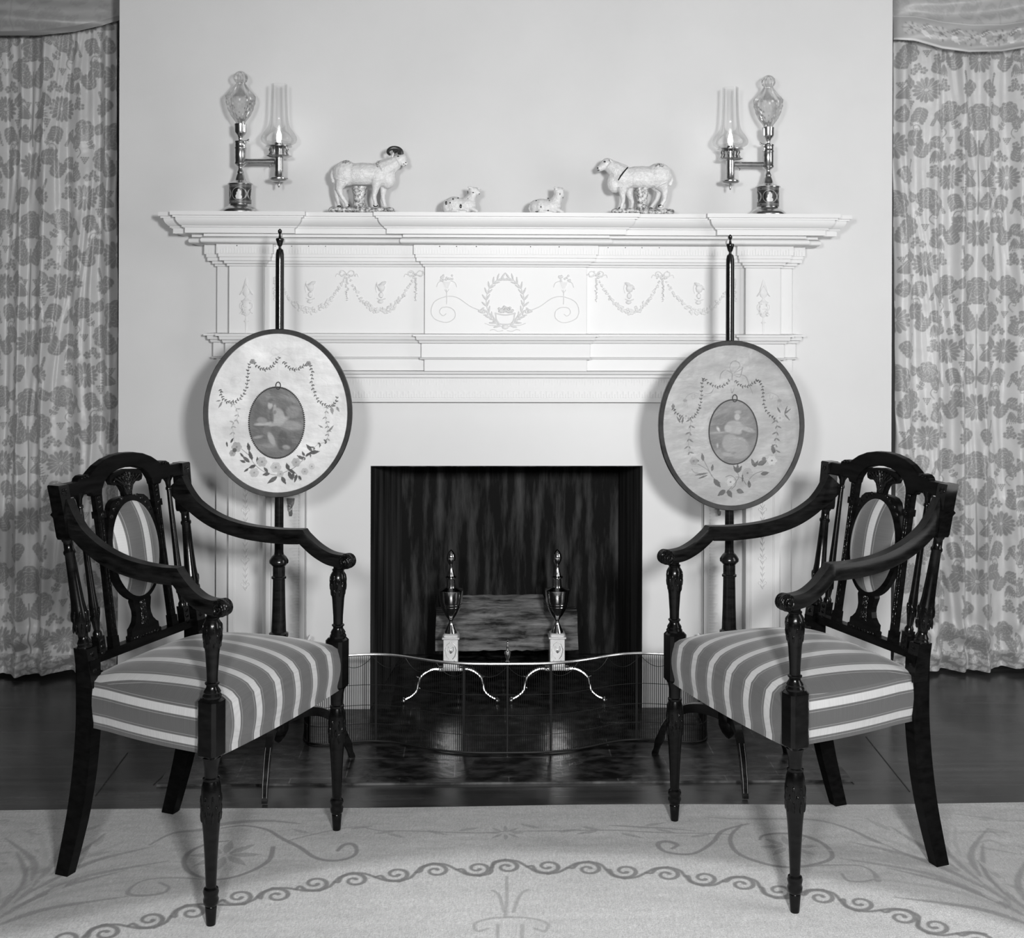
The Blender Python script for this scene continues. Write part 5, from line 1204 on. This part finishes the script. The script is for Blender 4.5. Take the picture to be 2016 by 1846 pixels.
animal('small lying spotted white pottery lamb, the left of two lambs on the mantel', 'lamb_figurine', 'figurine', -0.1406, -.165, 2450, 265, 606, 1, lamb1,
       lamb_extra([(148, 528, -.0215, 8, 15), (200, 498, -.0235, 7, 7), (238, 490, -.0220, 5, 6), (178, 527, -.026, 5, 7), (258, 552, -.0240, 9, 16), (312, 493, -.0150, 5, 4), (330, 495, -.0140, 4, 4), (310, 445, -.0175, 4, 12)], [(352, 446, -.0125, 7, 5), (398, 455, -.006, 5, 4)]))
lamb2 = [('e', (880, 548), (82, 68, 62)), ('e', (830, 550), (44, 52, 54)), ('e', (960, 545), (72, 58, 58)), ('t', [(970, 530), (1000, 480), (1010, 445)], [50, 40, 36]), ('e', (1008, 430), (42, 34, 32)), ('t', [(1015, 435), (1030, 462), (1036, 474)], [30, 22, 17]),
    ('t', [(802, 520), (788, 560), (800, 595)], [14, 16, 12]), ('t', [(860, 580, -.018), (910, 594, -.022), (960, 596, -.022)], [22, 14, 12]), ('t', [(985, 565, -.012), (1020, 585, -.018), (1045, 596, -.018)], [24, 15, 12]), ('e', (900, 592), (110, 70, 15)),
    ('t', [(990, 412, -.006), (975, 404, -.012), (966, 410, -.014)], [12, 9, 5]), ('t', [(1030, 410, .006), (1045, 410, .010), (1056, 418, .010)], [12, 9, 5])]
animal('small lying white pottery lamb with head raised, the right of two lambs', 'lamb_figurine', 'figurine', 0.1225, -.165, 2450, 915, 606, 1, lamb2,
       lamb_extra([(935, 505, -.0205, 4, 5), (925, 488, -.0185, 8, 4), (835, 505, -.0165, 6, 4), (840, 590, -.0225, 12, 5), (875, 594, -.0235, 9, 4), (925, 585, -.0240, 7, 9), (870, 555, -.0275, 5, 7)], [(1015, 455, -.0130, 5, 9), (1040, 480, -.005, 4, 4)]))

# ------------------------------------------------------------ armchairs
# local frame: x forward from the front feet (back is negative), y across, z up
def BPt(w_, z, off=0.0): return (-.386-.162*(z-.525)+off, w_, z)
def plate(b, pts, t0=-.009, t1=.009): return b.prism(pts, lambda a, c, t: BPt(a, c, t), t0, t1)
def mir(half): return half+[(-a, c) for a, c in reversed(half) if abs(a) > 1e-6]
def turned(b, p0, p1, prof, seg=18):     # prof (fraction, r) along p0->p1
    p0 = Vector(p0); p1 = Vector(p1); b.tube([p0.lerp(p1, f) for f, r in prof], [r for f, r in prof], seg)
def make_chair(label, loc, rz):
    t = thing('armchair', label, 'armchair', loc, rz, 'pair of black armchairs with striped seats')
    fw = .2585
    for s in (-1, 1):
        # turned front leg with chamfered block
        b = MB(); b.bevbox(-.0235, .0235, s*fw-.0235, s*fw+.0235, .352, .478, .007)
        b.lathe([(.0, 0), (.0095, 0), (.0100, .003), (.0125, .038), (.0115, .040), (.0155, .045), (.0165, .054), (.0145, .060), (.0150, .062), (.0168, .070), (.0150, .077), (.0112, .080), (.0115, .09), (.0135, .14), (.0165, .19), (.0185, .215), (.0212, .240), (.0212, .268), (.0192, .292), (.0165, .303),
                 (.0178, .3045), (.0178, .309), (.0145, .311), (.0150, .33), (.0165, .338), (.019, .349), (.021, .3535), (.0, .3535)], (0, s*fw, 0), 22, mod=lambda a, z: 1+(.035*abs(cos(5*a+z*55)) if .20 < z < .30 else 0)).build('leg', 'turned', t)
        b2 = MB()
        for k in range(8):
            a = 2*PI*k/8
            for z, r, l in ((.232, .0210, .016), (.262, .0214, .016), (.247, .0216, .014)):
                aa = a+(PI/8 if z == .247 else 0); b2.ball((r*.93*cos(aa), s*fw+r*.93*sin(aa), z), (.0036, .0036, l), 8)
        b2.build('leaf_carving', 'carved', t)
        # arm support
        b = MB().lathe([(.0, .4775), (.0200, .4775), (.0205, .482), (.0175, .487), (.0185, .490), (.0165, .494), (.0125, .500), (.0125, .504), (.0155, .5065), (.0155, .509), (.0118, .511), (.0122, .53), (.0150, .572), (.0172, .590), (.0200, .607), (.0203, .622), (.0180, .634), (.0135, .642), (.0150, .6435), (.0150, .6465), (.0120, .648), (.0120, .658), (.0, .658)], (.002, s*(fw+.0005), 0), 22,
                       mod=lambda a, z: 1+(.04*abs(cos(5*a+z*55)) if .575 < z < .64 else 0)); su = b.build('arm_support', 'turned', t)
        b2 = MB()
        for k in range(8):
            a = 2*PI*k/8
            for z, r in ((.594, .0172), (.620, .0196), (.607, .0192)):
                aa = a+(PI/8 if z == .607 else 0); b2.ball((.002+r*.95*cos(aa), s*fw+r*.95*sin(aa), z), (.0034, .0034, .014), 8)
        b2.build('leaf_carving', 'carved', su)
        # arm: sweeps down from the post, breaks at a corner, drops to a scroll
        A1 = smooth_path([(-.446, .208, .842), (-.415, .209, .806), (-.371, .213, .772), (-.320, .219, .7465), (-.260, .2275, .730), (-.200, .236, .7225), (-.140, .2435, .7205), (-.094, .2490, .7225)], 5)
        A2 = smooth_path([(-.094, .2490, .7225), (-.072, .2520, .7030), (-.050, .2550, .6870), (-.022, .2580, .6735), (.006, .2595, .6685), (.026, .2595, .6690)], 5)
        P = A1+A2[1:]; n = len(P); rings = []
        for i, p in enumerate(P):
            tt = (P[min(i+1, n-1)]-P[max(i-1, 0)]).normalized()
            nn = Vector((-tt.z, 0, tt.x)); q = i/(n-1)
            hh = .0185 if i < len(A1)-1 else .0158
            if i < 8: hh = .0185+.012*(1-i/8)
            if i == len(A1)-1: nn = Vector((.30, 0, .95)); hh = .0195
            hw = .0150+.0015*q
            ring = []
            for (cw, ch) in ((-.8, 1), (.8, 1), (1, .6), (1, -.6), (.8, -1), (-.8, -1), (-1, -.6), (-1, .6)):
                c_ = Vector((p.x, s*p.y, p.z))+nn*(hh*ch*(1.0 if abs(cw) > .9 or ch < 0 else 1.0))
                c_.y += hw*cw; ring.append(c_)
            rings.append(ring)
        ar = MB().loft(rings).build('arm', 'armwood', t, ang=40)
        b = MB(); rings = []
        for yy, rr in ((-.0165, .0155), (-.0135, .0180), (-.0095, .0168), (-.0065, .0190), (-.002, .0178), (.002, .0178), (.0065, .0190), (.0095, .0168), (.0135, .0180), (.0165, .0155)):
            rings.append([(.0270+rr*cos(2*PI*k/20), s*.2595+yy, .6680+rr*sin(2*PI*k/20)) for k in range(20)])
        b.loft(rings)
        for e in (-1, 1):
            pts = [(.0270+.0135*(1-k/22)*cos(.5*k-.6), s*.2595+e*.0170, .6680+.0135*(1-k/22)*sin(.5*k-.6)) for k in range(20)]
            b.tube(pts, .0022, 6); b.ball((.0270, s*.2595+e*.0165, .668), .003, 8)
        b.build('arm_scroll', 'carved', ar)
        # rear leg (below the seat) and back post (above)
        rl = smooth_path([(-.381, .1965, .50), (-.379, .1960, .42), (-.381, .1950, .34), (-.392, .1940, .24), (-.409, .1925, .15), (-.430, .1910, .07), (-.450, .1900, .0)], 5); n = len(rl); rings = []
        for i, p in enumerate(rl):
            q = i/(n-1); dx = .0215-.004*q+(.003*sin(PI*q)); dy = .0165-.003*q
            rings.append([(p.x+a*dx, s*p.y+c*dy, p.z) for a, c in ((1, 1), (-1, 1), (-1, -1), (1, -1))])
        MB().loft(rings).build('leg', 'wood', t, smooth=False)
        w0, w1 = .2010, .2110
        b = MB(); sec = lambda z, hx, hy, w_: [(BPt(0, z)[0]+a*hx, s*w_+c*hy, z) for a, c in ((1, 1), (-1, 1), (-1, -1), (1, -1))]
        b.loft([sec(.44, .0200, .0170, .1985), sec(.5265, .0185, .0165, .2000)])
        b.loft([sec(.770, .0150, .0145, .2135), sec(.776, .0165, .0155, .2140), sec(.862, .0165, .0155, .2200), sec(.890, .0165, .0160, .2225), sec(.893, .0150, .0145, .2225)])
        turned(b, BPt(s*.2000, .5255), BPt(s*.2135, .7715), [(0, .0165), (.02, .0172), (.035, .0150), (.05, .0162), (.07, .0135), (.09, .0110), (.12, .0115), (.16, .0150), (.22, .0178), (.28, .0188), (.34, .0175), (.42, .0152), (.60, .0132), (.85, .0112), (.865, .0135), (.885, .0135), (.90, .0108), (.97, .0105), (.985, .0130), (1, .0135)])
        po = b.build('back_post', 'turned', t)
        b2 = MB()
        for k in range(8):
            a = 2*PI*k/8
            for z in (.572, .598):
                c0 = BPt(s*(.200+.0135*(z-.5255)/.246), z); b2.ball((c0[0]+.0168*cos(a), c0[1]+.0168*sin(a), z), (.0034, .0034, .015), 8)
        b2.build('leaf_carving', 'carved', po); b2 = MB()
        for zz in (.455, .475, .495, .512): b2.ball((BPt(0, zz)[0]+.0180, s*.199, zz), (.0025, .010, .007), 8)
        b2.build('block_carving', 'carved', po); b2 = MB()
        for k in range(6): a = PI*k/3; b2.ball((BPt(0, .876)[0]+.0160, s*.2220+.0065*cos(a), .876+.0065*sin(a)), (.0020, .0036, .0036), 8)
        b2.build('rosette', 'carved', po)
        # slim outer baluster
        b = MB(); turned(b, BPt(s*.1560, .538), BPt(s*.1615, .866), [(0, .0098), (.03, .0105), (.05, .0068), (.08, .0082), (.14, .0108), (.22, .0108), (.30, .0090), (.45, .0078), (.80, .0062), (.89, .0058), (.895, .0078), (.91, .0078), (.92, .0060), (.955, .0075), (.985, .0130), (1, .0160)], 14)
        b.loft([[(BPt(0, z)[0]+a*.0105, s*.1555+c*.0105, z) for a, c in ((1, 1), (-1, 1), (-1, -1), (1, -1))] for z in (.490, .541)])
        bl = b.build('baluster', 'turned', t)
        b2 = MB()
        for k in range(6):
            a = 2*PI*k/6; c0 = BPt(s*.157, .585); b2.ball((c0[0]+.0098*cos(a), c0[1]+.0098*sin(a), .590), (.0026, .0026, .018), 8)
        b2.build('leaf_carving', 'carved', bl); b2 = MB()
        for zz in (.503, .518, .531): b2.ball((BPt(0, zz)[0]+.0108, s*.1555, zz), (.0018, .007, .005), 8)
        b2.build('block_carving', 'carved', bl)
        # flat inner upright with collar
        b = MB(); X = s
        plate(b, [(X*.0985, .490), (X*.1185, .490), (X*.1165, .56), (X*.1135, .70), (X*.1145, .80), (X*.1165, .87), (X*.0900, .87), (X*.0925, .82), (X*.0965, .70), (X*.0985, .56)], -.006, .007)
        plate(b, [(X*.0890, .800), (X*.1170, .800), (X*.1170, .816), (X*.0890, .816)], -.009, .0105)
        plate(b, [(X*.0965, .490), (X*.1205, .490), (X*.1195, .530), (X*.0975, .530)], -.008, .0095)
        up = b.build('inner_upright', 'wood', t, smooth=False)
        b2 = MB()
        for k in range(5): z = .826+.011*k; c0 = BPt(s*(.1035+.001*k), z, .0078); b2.ball(c0, (.0018, .0052, .0045), 8)
        b2.ball(BPt(s*.103, .808, .011), (.002, .006, .006), 8)
        for dy in (-.004, .004): b2.tube([BPt(s*(.1075+dy), .545, .0072), BPt(s*(.1055+dy), .70, .0072), BPt(s*(.1040+dy), .795, .0072)], .0011, 5)
        b2.build('fluting', 'carved', up)
    # crest rail
    b = MB()
    half = [(.0, .9415), (.035, .9395), (.070, .9330), (.100, .9220), (.122, .9090), (.130, .9035), (.142, .9060), (.155, .9050), (.1640, .9000), (.1680, .8930), (.2070, .8925), (.2070, .8610), (.128, .8610), (.122, .8520), (.0930, .8520), (.0895, .8660), (.078, .8820), (.058, .8960), (.030, .9040), (.0, .9065)]
    plate(b, half+[(-a, c) for a, c in reversed(half[1:-1])], -.011, .010)
    cr = b.build('crest_rail', 'wood', t, smooth=False)
    md = cr.modifiers.new('bevel', 'BEVEL'); md.width = .003; md.segments = 2; md.limit_method = 'ANGLE'
    b2 = MB()
    for s in (-1, 1):
        for k in range(3): b2.tube([BPt(s*(.134+.010*k), .899, .0105), BPt(s*(.142+.009*k), .9030-.002*k, .0105)], .0022, 6)
    b2.build('ear_carving', 'carved', cr)
    # lower back rail
    b = MB(); plate(b, [(-.186, .486), (.186, .486), (.186, .498), (.187, .506), (-.187, .506), (-.186, .498)], -.010, .011); b.build('back_rail', 'wood', t, smooth=False)
    # central splat: plume, medallion frame, vase
    b = MB()
    half = [(.0, .902), (.040, .898), (.0560, .892), (.0600, .880), (.0550, .871), (.0440, .868), (.0320, .869), (.0220, .862), (.0150, .848), (.0135, .836), (.0, .836)]
    plate(b, half+[(-a, c) for a, c in reversed(half[1:-1])], -.006, .007); sp_ = b.build('plume', 'wood', t, smooth=False)
    b2 = MB()
    for k in range(-4, 5):
        b2.tube([BPt(.002*k, .842, .0078), BPt(.0042*k, .868, .0085), BPt(.0110*k, .884+.003*(4-abs(k)), .0100), BPt(.0125*k, .876+.003*(4-abs(k)), .0095)], [.0020, .0026, .0032, .0016], 6)
    b2.build('leaf_carving', 'carved', sp_)
    cz, rx, rz = .7135, .0860, .1170; n = 48
    def ell(k, qx, off): a = 2*PI*k/n; return BPt((rx+qx)*cos(a), cz+(rz+qx)*sin(a), off)
    def ox(k):
        a = (2*PI*k/n) % (2*PI); z = sin(a); return .0085+(.016*math.exp(-((abs(a-PI/2)-.62)/.30)**2))
    b = MB(); rings = [[ell(k, ox(k), -.008) for k in range(n)], [ell(k, ox(k), .008) for k in range(n)], [ell(k, -.004, .011) for k in range(n)], [ell(k, -.006, -.008) for k in range(n)]]
    b.loft(rings, cap=False)
    for k in range(n): j = (k+1) % n; b.f.append((3*n+k, 3*n+j, j, k))
    mf = b.build('medallion_frame', 'wood', t, ang=40)
    b2 = MB()
    for s in (-1, 1):
        for k in range(4): a = PI/2+s*(.30+.18*k); b2.ball(BPt((rx+.008)*cos(a), cz+(rz+.010)*sin(a), .0090), (.0025, .007, .006), 8)
    b2.build('leaf_carving', 'carved', mf)
    half = [(.0300, .598), (.0330, .590), (.0300, .580), (.0265, .568), (.0270, .556), (.0320, .543), (.0420, .533), (.0490, .529), (.0500, .516), (.0560, .514), (.0560, .492), (0, .492)]
    b = MB(); plate(b, [(0, .600)]+half+[(-a, c) for a, c in reversed(half[:-1])], -.007, .008); vs = b.build('vase_splat', 'wood', t, smooth=False)
    b2 = MB()
    for k in range(-2, 3): b2.tube([BPt(.004*k, .590, .0085), BPt(.0035*k, .560, .0090), BPt(.006*k, .532, .0085)], [.0018, .0028, .0016], 6)
    b2.build('leaf_carving', 'carved', vs); b2 = MB()
    for k in range(-4, 5): b2.ball(BPt(.0105*k, .508, .0085), (.0018, .0042, .0050), 8)
    b2.build('block_carving', 'carved', vs)
    # upholstered medallion, domed to the front
    nr, na = 14, 56; vs_, fs, uv = [], [], []
    for i in range(nr+1):
        r = i/nr
        for k in range(na):
            a = 2*PI*k/na; w_ = (rx-.002)*r*cos(a); z = cz+(rz-.002)*r*sin(a); off = .0095+.0260*(1-r**3.0)
            vs_.append(BPt(w_, z, off)); uv.append((w_-.015, z))
    for i in range(nr):
        for k in range(na): j = (k+1) % na; fs.append((i*na+k, i*na+j, (i+1)*na+j, (i+1)*na+k))
    m0 = len(vs_)
    for k in range(na):
        a = 2*PI*k/na; w_ = (rx-.003)*cos(a); z = cz+(rz-.003)*sin(a); vs_.append(BPt(w_, z, -.006)); uv.append((w_-.015, z))
    for k in range(na): j = (k+1) % na; fs.append((nr*na+k, nr*na+j, m0+j, m0+k))
    fs.append(tuple(m0+k for k in range(na)))
    uvmesh('back_pad', vs_, fs, uv, t)
    # seat, one sheet of cloth over the top and down the sides so that the stripes run through
    NU, NV, NS = 30, 26, 8
    NX = NS+1
    def seat_pt(i, j):
        iu = min(max(i-NX, 0), NU); jv = min(max(j-NS, 0), NV)
        a = -1+2*iu/NU; v = jv/NV
        x = .0135-.400*v+.010*(1-a*a)*(1-v)**2
        hw = .2500-.052*v+.013*sin(PI*min(1, v))*abs(a)**3
        y = a*hw
        e = (1-abs(a)**5)*(1-abs(2*v-1)**6)
        z = .4560+.026*e**.6+.024*(1-a*a)*(1-(2*v-1)**2)-.016*max(0, v-.55)*(1-a*a)**.5-.020*max(0, v-.8)
        side = i < NX or i > NX+NU
        d = NX-1-i if i < NX else (i-NX-NU-1 if side else 0)
        d2 = NS-j if j < NS else (j-NS-NV if j > NS+NV else 0)
        dd = max(d, d2); u = y-.032
        if side: u = (-1 if a < 0 else 1)*(.2054+.105*1.25*d/NS)
        if side and a > 0: u += .0256*0
        if dd:
            q = dd/NS; z -= .105*q; bul = .007*sin(PI*min(1, q*1.15))
            if d: y += (1 if a > 0 else -1)*bul
            if d2: x += bul*(1 if j < NS else -.5)
        return (x, y, z), (u, x)
    NI, NJ = NU+2*NX+1, NV+2*NS+1; vs_, uv, fs = [], [], []
    for i in range(NI):
        for j in range(NJ):
            p, q = seat_pt(i, j); vs_.append(p); uv.append(q)
    def corner(i, j): return (i < NX or i >= NX+NU) and (j < NS or j >= NS+NV)
    for i in range(NI-1):
        if i in (NX-1, NX+NU): continue
        for j in range(NJ-1):
            if not corner(i, j): fs.append((i*NJ+j, (i+1)*NJ+j, (i+1)*NJ+j+1, i*NJ+j+1))
    uvmesh('seat', vs_, fs, uv, t)
    b = MB(); b.prism([(.008, -.238), (.008, .238), (-.380, .190), (-.380, -.190)], lambda a, c, q: (a, c, q), .346, .362); b.build('seat_rail', 'wood', t, smooth=False)
    return t
def uvmesh(name, vs, fs, uv, parent):
    me = bpy.data.meshes.new(name); me.from_pydata(vs, [], fs); l = me.uv_layers.new(name='UVMap')
    for k, lp in enumerate(me.loops): l.data[k].uv = uv[lp.vertex_index]
    me.polygons.foreach_set('use_smooth', [True]*len(me.polygons)); me.materials.append(M['stripe']); me.update()
    bm = bmesh.new(); bm.from_mesh(me); used = [v for v in bm.verts if not v.link_faces]
    bmesh.ops.delete(bm, geom=used, context='VERTS'); bmesh.ops.recalc_face_normals(bm, faces=bm.faces); bm.to_mesh(me); bm.free()
    o = bpy.data.objects.new(name, me); COL.objects.link(o); o.parent = parent; return o
c1 = make_chair('black armchair with striped seat and oval back pad, left of the fireplace facing right', (-.540, -1.173, .0072), -.418)
c2 = copy_tree(c1); c2.location = (.505, -1.137, .0072); c2.rotation_euler = (0, 0, 3.506)
c2['label'] = 'black armchair with striped seat and oval back pad, right of the fireplace facing left'
